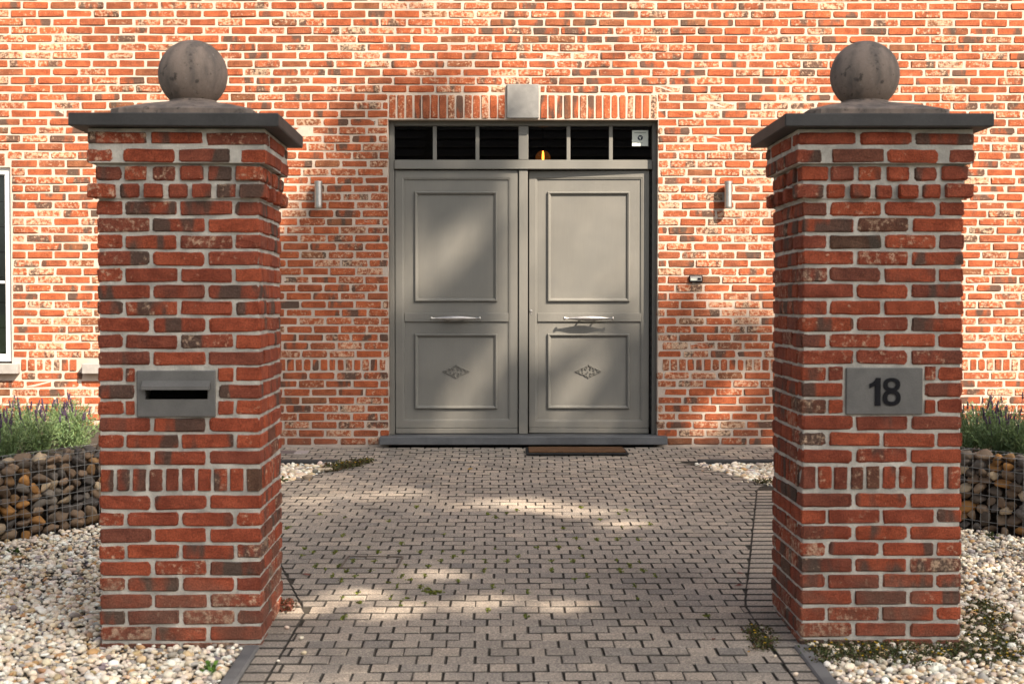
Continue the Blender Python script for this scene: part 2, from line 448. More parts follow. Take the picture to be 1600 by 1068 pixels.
for ri, (y0, kind) in enumerate(rows):
    y1 = y0 + RP; g = .0020
    if kind == 'field':
        a0, a1, b0, b1 = interp(XL, y0), interp(XL, y1), interp(XR, y0), interp(XR, y1)
    else: a0 = a1 = -5.4; b0 = b1 = 5.4
    x = -5.6 + (ri % 2) * PP / 2 + random.uniform(-.003, .003) + .0011 * ri + .012 * math.sin(ri * .37)
    while x < max(b0, b1):
        xa, xb = x + g, x + PP - g
        if xb > min(a0, a1) and not (xa > b0 and xa > b1):
            full = xa >= max(a0, a1) and xb <= min(b0, b1)
            if full:
                cand.append((y0, (xa + xb) / 2, (y0 + y1) / 2, ri))
            else:
                q = [max(xa, a0 + .002), min(xb, b0 - .002), max(xa, a1 + .002), min(xb, b1 - .002)]
                if q[1] - q[0] > .012 and q[3] - q[2] > .012:
                    V, Fc = paver_verts(q[0], q[1], q[2], q[3], y0 + g, y1 - g, j=.001)
                    joined.add(V, Fc, rc(), Matrix.Translation((0, 0, gz(y0 + RP / 2))))
        x += PP
    if kind == 'field':      # edging row beside the field, one long paver per course
        for sgn, (e0, e1) in ((-1, (a0, a1)), (1, (b0, b1))):
            if y1 > (9.5 if sgn < 0 else 9.8): continue
            w = .098 if y1 < 5.85 else .24
            xs = sorted([e0 + sgn * .002, e0 + sgn * (.002 + w)]); xt = sorted([e1 + sgn * .002, e1 + sgn * (.002 + w)])
            V, Fc = paver_verts(xs[0], xs[1], xt[0], xt[1], y0 + g, y1 - g, j=.0015)
            joined.add(V, Fc, rc(), Matrix.Translation((0, 0, gz(y0 + RP / 2))))
def in_view(x, y, lim=0.0):
    u = (x - CAM.x) / y * F_PX + 785
    return -lim < u < 1600 + lim
def hidden_by_pillar(x, y):
    if y < 6.56: return False
    u = x / y * F_PX + 785
    return u < 437 or u > 1206
near = [c for c in sorted(cand) if c[1] and gnd(800, 1068).y - .1 < c[2] and in_view(c[1], c[2]) and not hidden_by_pillar(c[1], c[2])][:300]
ns = set((c[1], c[2]) for c in near)
tilt = lambda a: random.uniform(-a, a)
for (_, x, y, ri) in cand:
    z = gz(y) + random.uniform(-.0018, .0018); rot = (math.atan(SL) + tilt(.010), tilt(.010), tilt(.014))
    if (x, y) in ns:
        link('paver', random.choice(PV), drive, (x, y, z), rot, None, rc())
    else:
        V, Fc = paver_verts(-.0538, .0538, -.0538, .0538, -.0545, .0545, j=.002)
        joined.add(V, Fc, rc(), Matrix.Translation((x, y, z)) @ Euler(rot).to_matrix().to_4x4())
    if random.random() < .5: moss_spots.append((x + PP / 2, y))
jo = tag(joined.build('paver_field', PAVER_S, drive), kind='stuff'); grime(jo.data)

# kerbs -----------------------------------------------------------
def kerb(name, a, b, w, top, mat=KERB, seglen=.9):
    a = Vector(a); b = Vector(b); d = b - a; L = d.length; n = max(1, round(L / seglen)); ang = math.atan2(d.y, d.x)
    root = empty(name, (0, 0, 0)); root['kind'] = 'structure'
    for k in range(n):
        c = a + d * ((k + .5) / n); V, Fc = cham(L / n - .006, w, .16, .008, .001, k)
        mm = MB(); mm.add(V, Fc)
        zc = gz(c.y); sl = SL * d.y / L
        mm.build('kerb_stone', mat, root, loc=(c.x, c.y, zc + top - .08), rot=(0, -math.atan(sl), ang))
    return root
kerb('kerb', (-1.015, 3.0), (-1.00, 5.88), .062, .012)
kerb('kerb', (1.20, 3.0), (1.195, 5.88), .062, .012)
kerb('kerb', (-5.4, 11.045), (-1.22, 11.045), .075, .022, BLUESTONE)
kerb('kerb', (1.46, 11.045), (5.4, 11.045), .075, .022, BLUESTONE)

# gravel ----------------------------------------------------------
GB = NT('gravel_base'); _p = GB.pos(); _v = GB.n('TexVoronoi', {'Vector': _p, 'Scale': 48.0})
_sp = GB.n('SeparateColor', {0: _v.outputs['Color']})
_c = GB.ramp(_sp.outputs[0], [(0, (.10, .085, .065)), (.3, (.30, .26, .20)), (.65, (.46, .41, .34)), (1, (.58, .55, .48))])
_c = GB.mix(GB.rng(_v.outputs['Distance'], .25, .7), _c, C4((.05, .042, .034)))
GB.bump(GB.math('SUBTRACT', 1.0, _v.outputs['Distance']), .9, .012); GB = GB.fin(_c, .9)
def poly_sheet(name, pts, dz, mat):
    V = [(x, y, gz(y) + dz) for x, y in pts]; mm = MB(); mm.add(V, [tuple(range(len(V)))])
    return tag(mm.build(name, mat), kind='structure')
bedL = [(-1.05, 3.0), (-1.04, 5.9), (-1.10, 6.45), (-1.90, 9.53), (-1.66, 9.55), (-1.515, 10.06), (-1.10, 10.98), (-9, 10.98), (-9, 3.0)]
bedR = [(1.235, 3.0), (9, 3.0), (9, 10.98), (1.40, 10.98), (1.50, 10.80), (1.80, 9.98), (1.95, 9.83), (1.34, 6.58), (1.23, 5.9)]
gL = poly_sheet('gravel_bed', bedL, -.024, GB); gR = poly_sheet('gravel_bed', list(bedR), -.024, GB)
def inside(poly, x, y):
    c = np.zeros_like(x, dtype=bool); n = len(poly)
    for i in range(n):
        (xa, ya), (xb, yb) = poly[i], poly[(i + 1) % n]
        if ya == yb: continue
        t = ((ya > y) != (yb > y)) & (x < (xb - xa) * (y - ya) / (yb - ya) + xa); c ^= t
    return c
# gabion lines (front face, near end -> far end)
GABL = ((-3.40, 7.10), (-1.93, 9.05)); GABR = ((3.46, 7.47), (2.10, 8.90))
def ico(sub):
    bm = bmesh.new(); bmesh.ops.create_icosphere(bm, subdivisions=sub, radius=1.0)
    V = np.array([v.co[:] for v in bm.verts]); Fc = np.array([[v.index for v in f.verts] for f in bm.faces]); bm.free(); return V, Fc
ICO1 = ico(1); ICO2 = ico(2)
PCOL = np.array([[.66, .58, .46], [.74, .70, .60], [.60, .50, .36], [.50, .37, .22], [.34, .31, .27], [.18, .165, .15], [.44, .26, .12], [.55, .45, .36]])
PPRB = np.array([.30, .20, .18, .08, .09, .04, .04, .07])
def rand_rot(n):
    q = rng.normal(size=(n, 4)); q /= np.linalg.norm(q, axis=1)[:, None]; w, x, y, z = q.T
    return np.stack([np.stack([1 - 2 * (y * y + z * z), 2 * (x * y - z * w), 2 * (x * z + y * w)], 1),
                     np.stack([2 * (x * y + z * w), 1 - 2 * (x * x + z * z), 2 * (y * z - x * w)], 1),
                     np.stack([2 * (x * z - y * w), 2 * (y * z + x * w), 1 - 2 * (x * x + y * y)], 1)], 1)
def pebbles(name, P, rad, icos):
    n = len(P); V0, F0 = icos
    sc = rad[:, None] * np.stack([rng.uniform(.9, 1.45, n), rng.uniform(.75, 1.1, n), rng.uniform(.5, .85, n)], 1)
    lump = 1 + .16 * rng.normal(size=(n, len(V0), 1)) * (1 if len(V0) < 20 else .55)
    V = V0[None] * lump * sc[:, None, :]
    a = rng.uniform(0, 2 * np.pi, n); t = rng.normal(0, .45, n)
    Rz = np.zeros((n, 3, 3)); Rz[:, 0, 0] = np.cos(a); Rz[:, 0, 1] = -np.sin(a); Rz[:, 1, 0] = np.sin(a); Rz[:, 1, 1] = np.cos(a); Rz[:, 2, 2] = 1
    Rx = np.zeros((n, 3, 3)); Rx[:, 0, 0] = 1; Rx[:, 1, 1] = np.cos(t); Rx[:, 1, 2] = -np.sin(t); Rx[:, 2, 1] = np.sin(t); Rx[:, 2, 2] = np.cos(t)
    V = np.einsum('nij,nvj->nvi', np.einsum('nij,njk->nik', Rz, Rx), V) + P[:, None, :]
    Fc = (F0[None] + (np.arange(n) * len(V0))[:, None, None]).reshape(-1, 3)
    ci = rng.choice(len(PCOL), n, p=PPRB); col = PCOL[ci] * rng.uniform(.92, 1.30, (n, 1)) + rng.normal(0, .012, (n, 3))
    col = np.clip(np.concatenate([np.repeat(col, len(V0), 0), np.ones((n * len(V0), 1))], 1), 0.01, .86)
    return fast_mesh(name, V.reshape(-1, 3), Fc, PEBBLE, col, smooth=True)
def side_of(gl, x, y):
    (xa, ya), (xb, yb) = gl; return (xb - xa) * (y - ya) - (yb - ya) * (x - xa)
def scatter(poly, xr, yr, sp, gab=None, gs=1):
    xs = np.arange(xr[0], xr[1], sp); ys = np.arange(yr[0], yr[1], sp)
    gx, gy = np.meshgrid(xs, ys); gx = (gx + rng.uniform(-.5, .5, gx.shape) * sp).ravel(); gy = (gy + rng.uniform(-.5, .5, gy.shape) * sp).ravel()
    ok = inside(poly, gx, gy) & (np.abs(gx / gy + .0) < .352 + .5 / gy) & (gx / gy > -.34 - .5 / gy)
    if gab is not None: ok &= ~((side_of(gab, gx, gy) * gs > .05) & (gy > 7.0))
    for (a, b, c, d) in PIL: ok &= ~((gx > a - .005) & (gx < b + .005) & (gy > c - .005) & (gy < d))
    gx, gy = gx[ok], gy[ok]
    z = -SL * (YW - gy) + rng.uniform(-.020, .006, len(gx))
    return np.stack([gx, gy, z], 1)
for side, (poly, xr, gab, gs) in enumerate(((bedL, (-3.6, -.98), GABL, 1), (bedR, (1.18, 3.9), GABR, -1))):
    P = np.concatenate([scatter(poly, xr, (5.0, 9.2), .0205, gab, gs), scatter(poly, xr, (5.0, 7.0), .045, gab, gs) + np.array([0, 0, .008])])
    rad = rng.gamma(9, .00125, len(P)).clip(.006, .021)
    nearm = P[:, 1] < 6.7
    me = pebbles('gravel', P[nearm], rad[nearm], ICO2); tag(link('gravel', me), ['white and cream pebbles beside the letterbox pillar', 'white and cream pebbles beside the numbered pillar'][side], 'gravel', kind='stuff')
    me = pebbles('gravel', P[~nearm], rad[~nearm], ICO1); tag(link('gravel', me), ['pale pebbles in front of the gabion left of the drive', 'pale pebbles in front of the gabion right of the drive'][side], 'gravel', kind='stuff')
    P = scatter(poly, (-4, -1.0) if side == 0 else (1.2, 4), (9.7, 11.0), .026); rad = rng.gamma(9, .0018, len(P)).clip(.009, .028); P[:, 2] -= .004
    me = pebbles('gravel', P, rad, ICO2); tag(link('gravel', me), ['pale pebbles by the house wall left of the door', 'pale pebbles by the house wall right of the door'][side], 'gravel', kind='stuff')

xs_ = []
for k in range(26):
    y = random.uniform(5.2, 6.2) if k < 10 else random.uniform(9.8, 10.9)
    sg = random.choice((-1, 1)); e = interp(XL if sg < 0 else XR, y); x = e + sg * random.uniform(-.25, .12) * random.random(); xs_.append((x, y, gz(y) + .007))
me = pebbles('gravel', np.array(xs_), rng.uniform(.005, .011, len(xs_)), ICO2); tag(link('gravel', me), 'stray pebbles kicked onto the edge of the paving', 'gravel', kind='stuff')

# ------------------------------------------------------------------ house across the street (mirrored in the transom glass)
nb = tag(empty('neighbour_house', (1, -27, ZS)), 'brick house with dark tiled roof across the street, behind the camera', 'house')
FARB = plain('far_brick', (.26, .09, .055), (.19, .07, .045), 9, .9)
m = MB(); mbox(m, -9, 9, -4, 4, -.2, 4.2, 0); m.build('wall', FARB, nb)
m = MB()
for k in range(17):
    t0_, t1_ = k / 17, (k + 1) / 17
    for sg in (1, -1):
        V = [(-9.4, sg * (4.5 - 4.5 * t0_), 4.0 + 5.4 * t0_ + .05), (9.4, sg * (4.5 - 4.5 * t0_), 4.0 + 5.4 * t0_ + .05), (9.4, sg * (4.5 - 4.5 * t1_), 4.0 + 5.4 * t1_), (-9.4, sg * (4.5 - 4.5 * t1_), 4.0 + 5.4 * t1_)]
        m.add(V, [(0, 1, 2, 3) if sg > 0 else (3, 2, 1, 0)])
m.build('roof', ROOFT, nb)
for x in (-6, -2.5, 2.5, 6):
    m = MB(); mbox(m, x - .6, x + .6, 4.002, 4.06, 1.0, 2.6, .01); m.build('window_frame', WHITE, nb)
    m = MB(); mbox(m, x - .52, x + .52, 4.062, 4.07, 1.08, 2.52, 0); m.build('window_glass', BLACK, nb)
m = MB(); mbox(m, -.5, .5, 4.002, 4.08, .2, 2.4, .01); m.build('door', BLACK, nb)

# ------------------------------------------------------------------ the house
house = tag(empty('brick_house', (0.2, YW, 0)), 'red brick house front with grey double doors and transom lights', 'house')
house_inv = Matrix.Translation((-0.2, -YW, 0))
def under(o, parent):      # keep world placement when parenting to an unrotated, unscaled parent
    bpy.context.view_layer.update()
    o.parent = parent; o.matrix_parent_inverse = parent.matrix_world.inverted(); return o
YF = YW + .095             # front of the door frame
dx0, dx1 = X(607, YW), X(1027.5, YW); dz1 = Z(187, YW)
ARCH_T = 2.847
OPEN = [(dx0, dx1, -0.1, dz1)]
wz0, wz1 = Z(568, YW), Z(262, YW)
W1 = (-5.25, X(18.5, YW), wz0, wz1); W2 = (X(158, YW), X(384, YW), wz0, wz1)
OPEN += [W1, W2]
WX0, WX1, WTOP = -6.6, 6.6, 5.0
# mortar body with the openings
xs = sorted({WX0, WX1, *[o[0] for o in OPEN], *[o[1] for o in OPEN]}); zs = sorted({-.12, WTOP, *[max(-.12, o[2]) for o in OPEN], *[o[3] for o in OPEN]})
def solid(i, k):
    if not (0 <= i < len(xs) - 1 and 0 <= k < len(zs) - 1): return False
    cx, cz = (xs[i] + xs[i + 1]) / 2, (zs[k] + zs[k + 1]) / 2
    return not any(a < cx < b and c < cz < d for a, b, c, d in OPEN)
wm = MB(); TH = .28
for i in range(len(xs) - 1):
    for k in range(len(zs) - 1):
        if not solid(i, k): continue
        a, b, c, d = xs[i], xs[i + 1], zs[k], zs[k + 1]
        V = [(a, YW, c), (b, YW, c), (b, YW, d), (a, YW, d), (a, YW + TH, c), (b, YW + TH, c), (b, YW + TH, d), (a, YW + TH, d)]
        Fc = [(0, 1, 2, 3), (5, 4, 7, 6)]
        if not solid(i - 1, k): Fc.append((4, 0, 3, 7))
        if not solid(i + 1, k): Fc.append((1, 5, 6, 2))
        if not solid(i, k - 1): Fc.append((4, 5, 1, 0))
        if not solid(i, k + 1): Fc.append((3, 2, 6, 7))
        wm.add(V, Fc)
wall = wm.build('wall', MORTAR); wall.parent = house; wall.matrix_parent_inverse = house_inv
# bricks
def rough(V, Fc, seed):
    bm = bmesh.new(); vs_ = [bm.verts.new(v) for v in V]
    for f in Fc: bm.faces.new([vs_[i] for i in f])
    bmesh.ops.triangulate(bm, faces=[f for f in bm.faces if len(f.verts) > 4])
    long_ = [e for e in bm.edges if e.calc_length() > .03]
    bmesh.ops.subdivide_edges(bm, edges=long_, cuts=3, use_grid_fill=False)
    r = random.Random(seed)
    for v in bm.verts: v.co += Vector((r.uniform(-1, 1), r.uniform(-.6, .6), r.uniform(-1, 1))) * .0016
    bm.verts.index_update(); V2 = [v.co.copy() for v in bm.verts]; F2 = [tuple(v.index for v in f.verts) for f in bm.faces]; bm.free()
    return V2, F2
SV = [];  
for k in range(16):
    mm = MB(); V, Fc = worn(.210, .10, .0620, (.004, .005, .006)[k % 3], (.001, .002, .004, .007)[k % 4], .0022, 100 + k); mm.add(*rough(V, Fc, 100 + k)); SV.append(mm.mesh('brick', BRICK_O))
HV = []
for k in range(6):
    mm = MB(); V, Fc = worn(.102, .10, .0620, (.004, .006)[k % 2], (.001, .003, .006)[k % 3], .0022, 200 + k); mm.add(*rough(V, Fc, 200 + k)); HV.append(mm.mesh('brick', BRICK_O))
def wcol(lime=1.0):
    r = min(1, max(0, random.betavariate(1.3, 2.1))); return (r, random.random(), min(1, random.random() ** 1.05 * lime), 1)
gr = lambda d: d + (.0005 if d < .07 else -.006)      # part of the worn arris lies in the mortar
bricks = []      # (x0,x1,z0,z1)
lintels = [(W1[0] - .03, X(12, YW), wz1, wz1 + .128), (W2[0] - .03, W2[1] + .03, wz1, wz1 + .128)]
ks = (X(792, YW), X(842, YW), Z(185.5, YW), Z(132, YW))
block = [(dx0, dx1, -.1, ARCH_T), *[W for W in (W1, W2)], *lintels, ks, (X(594, YW), X(1041, YW), -.1, Z(681, YW)),
         (W1[0] - .05, X(31, YW), Z(584, YW), wz0), (X(131, YW), W2[1] + .06, Z(584, YW), wz0)]
def lay(z0, z1, segs):
    for (x0, x1) in segs:
        parts = [(x0, x1)]
        for (a, b, c, d) in block:
            if z1 - .012 <= c or z0 + .012 >= d: continue
            nxt = []
            for (p, q) in parts:
                if q <= a - .008 or p >= b + .008: nxt.append((p, q)); continue
                if p < a - .008: nxt.append((p, a - (.0 if abs(a - dx0) < .001 else .010)))
                if q > b + .008: nxt.append((b + (.0 if abs(b - dx1) < .001 else .010), q))
            parts = nxt
        for (p, q) in parts:
            if q - p > .035: bricks.append((p, q, z0, z1))
def course(z0, i, h=.0540):
    x = WX0 + (i % 2) * .110 + random.uniform(-.012, .012); segs = []
    while x < WX1 - .02:
        L = .2085 + random.uniform(-.005, .005)
        segs.append((max(x, WX0), min(x + L, WX1))); x += L + .0118
    lay(z0, z0 + h, segs)
ci = 0
for k in range(9): course(.012 + k * .0664, ci); ci += 1
zz = .012 + 9 * .0664
x = WX0; segs = []
while x < WX1 - .05: segs.append((x, x + .052)); x += .0675
lay(zz, zz + .097, segs)
zz += .109
k = 0
while zz + .06 < WTOP: course(zz, ci); ci += 1; zz += .0667
# flat arch and lintels of upright bricks
up = []
n = 14; a = dx0 + .004
for (p, q) in ((dx0 + .003, ks[0] - .008), (ks[1] + .008, dx1 - .003)):
    nn = round((q - p) / .0655); w = (q - p) / nn
    for j in range(nn): up.append((p + j * w + .006, p + (j + 1) * w - .006, dz1 + .006, ARCH_T - .012))
for (p, q, c, d) in lintels:
    nn = round((q - p) / .0655); w = (q - p) / nn
    for j in range(nn): up.append((p + j * w + .006, p + (j + 1) * w - .006, c + .005, d - .010))
bricks += up
def vis(b):
    x = (b[0] + b[1]) / 2; z = (b[2] + b[3]) / 2; u = 785 + x / YW * F_PX; v = 472 - (z - CAM.z) / YW * F_PX
    if not (4 < u < 1596 and 4 < v < 690): return None
    if 140 < u < 440 and v > 205 or 1200 < u < 1510 and v > 205: return None
    if 95 < u < 475 and 170 < v < 215 or 1165 < u < 1560 and 170 < v < 215: return None
    for c in (299, 1352):
        if math.hypot(u - c, v - 113) < 58: return None
    return (b[1] - b[0]) * (b[3] - b[2]) / .0115 - .0004 * math.hypot(u - 815, v - 350)
order = sorted([(vis(b), i) for i, b in enumerate(bricks) if vis(b) is not None], reverse=True)
single = set(i for _, i in order[:300])
bj = MB()
for i, (p, q, c, d) in enumerate(bricks):
    L, H = gr(q - p), gr(d - c); yo = YW + .05 - .004 + random.uniform(-.0035, .0025)
    loc = ((p + q) / 2, yo, (c + d) / 2); rot = (tilt(.012), tilt(.010), tilt(.008)); col = wcol()
    if i in single:
        if H > L: me, base = random.choice(SV), None; sc = (H / .210, 1, L / .062); rot = (rot[0], math.pi / 2 + rot[1], rot[2])
        elif L > .15: me = random.choice(SV); sc = (L / .210, 1, H / .062)
        else: me = random.choice(HV); sc = (L / .102, 1, H / .062)
        o = link('brick', me, wall, loc, rot, sc, col); o.matrix_parent_inverse = Matrix.Identity(4)
    else:
        V, Fc = worn(L, .10, H, random.choice((.004, .005, .006)), random.choice((.001, .002, .004, .007)), .0022, i); bj.add(V, Fc, col, Matrix.Translation(loc) @ Euler(rot).to_matrix().to_4x4())
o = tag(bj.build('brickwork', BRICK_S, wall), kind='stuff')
def hpart(o, parent=None): o.parent = parent or house; o.matrix_parent_inverse = house_inv if parent is None else Matrix.Identity(4); return o
# rest of the building
sh = MB()
mbox(sh, WX0, WX0 + .28, YW + TH + .002, YW + 8, -.1, WTOP, .0); mbox(sh, WX1 - .28, WX1, YW + TH + .002, YW + 8, -.1, WTOP, .0); mbox(sh, WX0 + .281, WX1 - .281, YW + 7.7, YW + 8, -.1, WTOP, .0)
hpart(sh.build('side_wall', FARB))
rm = MB(); a, b, c, d, e, f = WX0 + .3, WX1 - .3, YW + TH + .001, YW + 4.5, -.02, 2.95
rm.add([(a, c, e), (b, c, e), (b, d, e), (a, d, e), (a, c, f), (b, c, f), (b, d, f), (a, d, f)], [(0, 1, 2, 3), (7, 6, 5, 4), (3, 2, 6, 7), (0, 3, 7, 4), (2, 1, 5, 6)])
hpart(rm.build('interior_room', ROOM))
rf = MB()
V = [(WX0 - .3, YW - .30, WTOP - .05), (WX1 + .3, YW - .30, WTOP - .05), (WX1 + .3, YW + 4, WTOP + 3.4), (WX0 - .3, YW + 4, WTOP + 3.4), (WX1 + .3, YW + 8.3, WTOP - .05), (WX0 - .3, YW + 8.3, WTOP - .05)]
V += [(a, b, c + .15) for a, b, c in V]
rf.add(V, [(0, 3, 2, 1), (3, 5, 4, 2), (6, 7, 8, 9), (9, 8, 10, 11), (0, 1, 7, 6), (5, 11, 10, 4), (0, 6, 9, 3), (3, 9, 11, 5), (1, 2, 8, 7), (2, 4, 10, 8)])
hpart(rf.build('roof', ROOFT))
kst = hpart(box('keystone', ks[0], ks[1], YW - .022, YW + .09, ks[2] + .002, ks[3], KEYST, b=.004))
hpart(box('doorstep', X(594, YW), X(1041, YW), YW - .12, YF + .05, Z(694.8, YW - .12), Z(682, YW - .12), STEPSTONE, b=.006))
for px in (628.5, 755, 882, 1008):
    hpart(box('weep_hole', X(px, YW) - .007, X(px, YW) + .007, YW - .004, YW + .02, Z(128, YW) - .008, Z(128, YW) + .008, VOID, b=.001))  # solid near-black blocks, the shade of the holes given as colour

# door frame ------------------------------------------------------
fx = lambda px: X(px, YF); fz = lambda py: Z(py, YF)
STEPZ = Z(682, YW - .12)
fr = MB()
mbox(fr, dx0 + .001, fx(616.5), YF, YF + .11, STEPZ, fz(186), .003)
mbox(fr, fx(1018.5), dx1 - .001, YF, YF + .11, STEPZ, fz(186), .003)
mbox(fr, fx(616.5) + .001, fx(1018.5) - .001, YF + .001, YF + .11, fz(196.5), fz(185.5), .003)
frame = hpart(fr.build('door_frame', PAINT))
hpart(box('transom_bar', fx(616.5) + .001, fx(1018.5) - .001, YF - .012, YF + .10, fz(264.5), fz(250), PAINT, b=.004), frame)
hpart(box('mullion', fx(810), fx(825.5), YF - .008, YF + .10, fz(249.8), fz(197), PAINT, b=.004), frame)
for px in (676.5, 743, 885, 951):
    hpart(box('muntin', fx(px), fx(px + 6), YF + .012, YF + .045, fz(249.8), fz(196.8), PAINT, b=.003), frame)
edges = [(616.8, 676.3), (682.7, 742.8), (749.2, 809.8), (825.8, 884.8), (891.2, 950.8), (957.2, 1018.2)]
panes = [hpart(box('pane', fx(a), fx(b), YF + .050, YF + .056, fz(250), fz(196), GLASS, b=.0005), frame) for a, b in edges]
# sticker in the last pane
YS = YF + .046
sx = lambda px: X(px, YS); sz = lambda py: Z(py, YS)
st = hpart(box('sticker', sx(987), sx(1012), YS, YS + .002, sz(228.2), sz(203.6), STICK_W, b=.0003), frame)
def flat(name, pts, y, mat, parent):
    mm = MB(); n = len(pts); V = [(a, y, b) for a, b in pts] + [(a, y + .0006, b) for a, b in pts]
    Fc = [tuple(range(n)), tuple(range(2 * n - 1, n - 1, -1))] + [((i + 1) % n, i, n + i, n + (i + 1) % n) for i in range(n)]
    mm.add(V, Fc); return hpart(mm.build(name, mat), parent)
def arc(cx, cz, r, a0, a1, n=14): return [(cx + r * math.cos(R(a0 + (a1 - a0) * k / n)), cz + r * math.sin(R(a0 + (a1 - a0) * k / n))) for k in range(n + 1)]
ex, ez, er = sx(999.6), sz(215.3), .0215
flat('sticker_emblem', arc(ex, ez, er, 0, 360, 28)[:-1], YS - .0010, STICK_B, frame)
flat('sticker_emblem', [(ex - .0145, ez + .010), (ex - .002, ez + .0065), (ex + .0125, ez + .011), (ex + .006, ez + .001), (ex + .001, ez - .018), (ex - .005, ez - .004), (ex - .010, ez + .001)], YS - .0018, STICK_W, frame)
flat('sticker_emblem', [(ex + .018, ez + .003), (ex + .026, ez + .007), (ex + .022, ez + .0085)], YS - .0010, STICK_B, frame)
for (a, b, c, d) in ((990.5, 1008.5, 206.6, 208.0), (995.5, 998.8, 222.9, 224.0), (999.8, 1003.3, 222.9, 224.0)):
    flat('sticker_print', [(sx(a), sz(c)), (sx(b), sz(c)), (sx(b), sz(d)), (sx(a), sz(d))], YS - .0010, STICK_G, frame)

# door leaves -----------------------------------------------------
def ornament(parent, cx, cz, y):
    m = MB(); r = .0021
    def path(pts):
        pts = [Vector((a, b)) for a, b in pts]; n = len(pts); V = []; Fc = []; w = .0030
        for i, p in enumerate(pts):
            d = (pts[min(i + 1, n - 1)] - pts[max(i - 1, 0)]); d = d.normalized() if d.length > 1e-6 else Vector((1, 0)); nn = Vector((-d.y, d.x))
            for (q, yy) in ((p + nn * w, y + .009), (p + nn * w * .6, y - .002), (p - nn * w * .6, y - .002), (p - nn * w, y + .009)): V.append((cx + q.x, yy, cz + q.y))
        for i in range(n - 1):
            for k in range(3): Fc.append((4 * i + k, 4 * i + k + 1, 4 * i + 4 + k + 1, 4 * i + 4 + k))
        m.add(V, Fc)
    def spiral(x0, z0, r0, a0, turns, sx, szn):
        return [(sx * (x0 + r0 * (1 - .72 * t) * math.cos(a0 + turns * 2 * math.pi * t)), szn * (z0 + r0 * (1 - .72 * t) * math.sin(a0 + turns * 2 * math.pi * t))) for t in [k / 18 for k in range(19)]]
    for sX in (-1, 1):
        for sN in (-1, 1):
            path([(0, sN * .056), (sX * .007, sN * .044), (sX * .020, sN * .042), (sX * .030, sN * .035), (sX * .037, sN * .027), (sX * .052, sN * .026), (sX * .064, sN * .020), (sX * .076, sN * .012), (sX * .090, sN * .008), (sX * .108, 0)])
            path(spiral(.017, .021, .0125, 2.2, -.95, sX, sN))
            path(spiral(.048, .012, .0095, 1.0, .95, sX, sN))
        path([(sX * .070, 0), (sX * .082, 0), (sX * .092, 0)])
    V, Fc = lathe([(-.004, .007), (.0, .006), (.003, .001)], 10, 'y'); m.add(V, Fc, M=Matrix.Translation((cx, y - .002, cz)))
    return m.build('ornament', PAINT, parent)
def handle(parent, cx, cz, y, L=.415):
    m = MB(); h = L / 2; yb = y - .062
    K = 1.35; prof = [(-h, .0005), (-h + .003, .008), (-h + .010, .0115), (-h + .018, .0085), (-h + .023, .0045), (-h + .055, .006), (-h + .11, .011), (-.03, .0165), (.03, .0165), (h - .11, .011), (h - .055, .006), (h - .023, .0045), (h - .018, .0085), (h - .010, .0115), (h - .003, .008), (h, .0005)]
    V, Fc = lathe([(t, r_ * K) for t, r_ in prof], 16, 'x'); m.add(V, Fc, M=Matrix.Translation((cx, yb, cz)))
    o = m.build('handle', STEEL, parent, smooth=True)
    for s in (-.062, .062):
        mm = MB(); V, Fc = lathe([(-.060, .0065), (-.004, .0065), (-.004, .013), (.001, .013)], 12, 'y'); mm.add(V, Fc, M=Matrix.Translation((cx + s, y, cz - .004)))
        mm.build('handle_post', STEEL, parent)
    return o
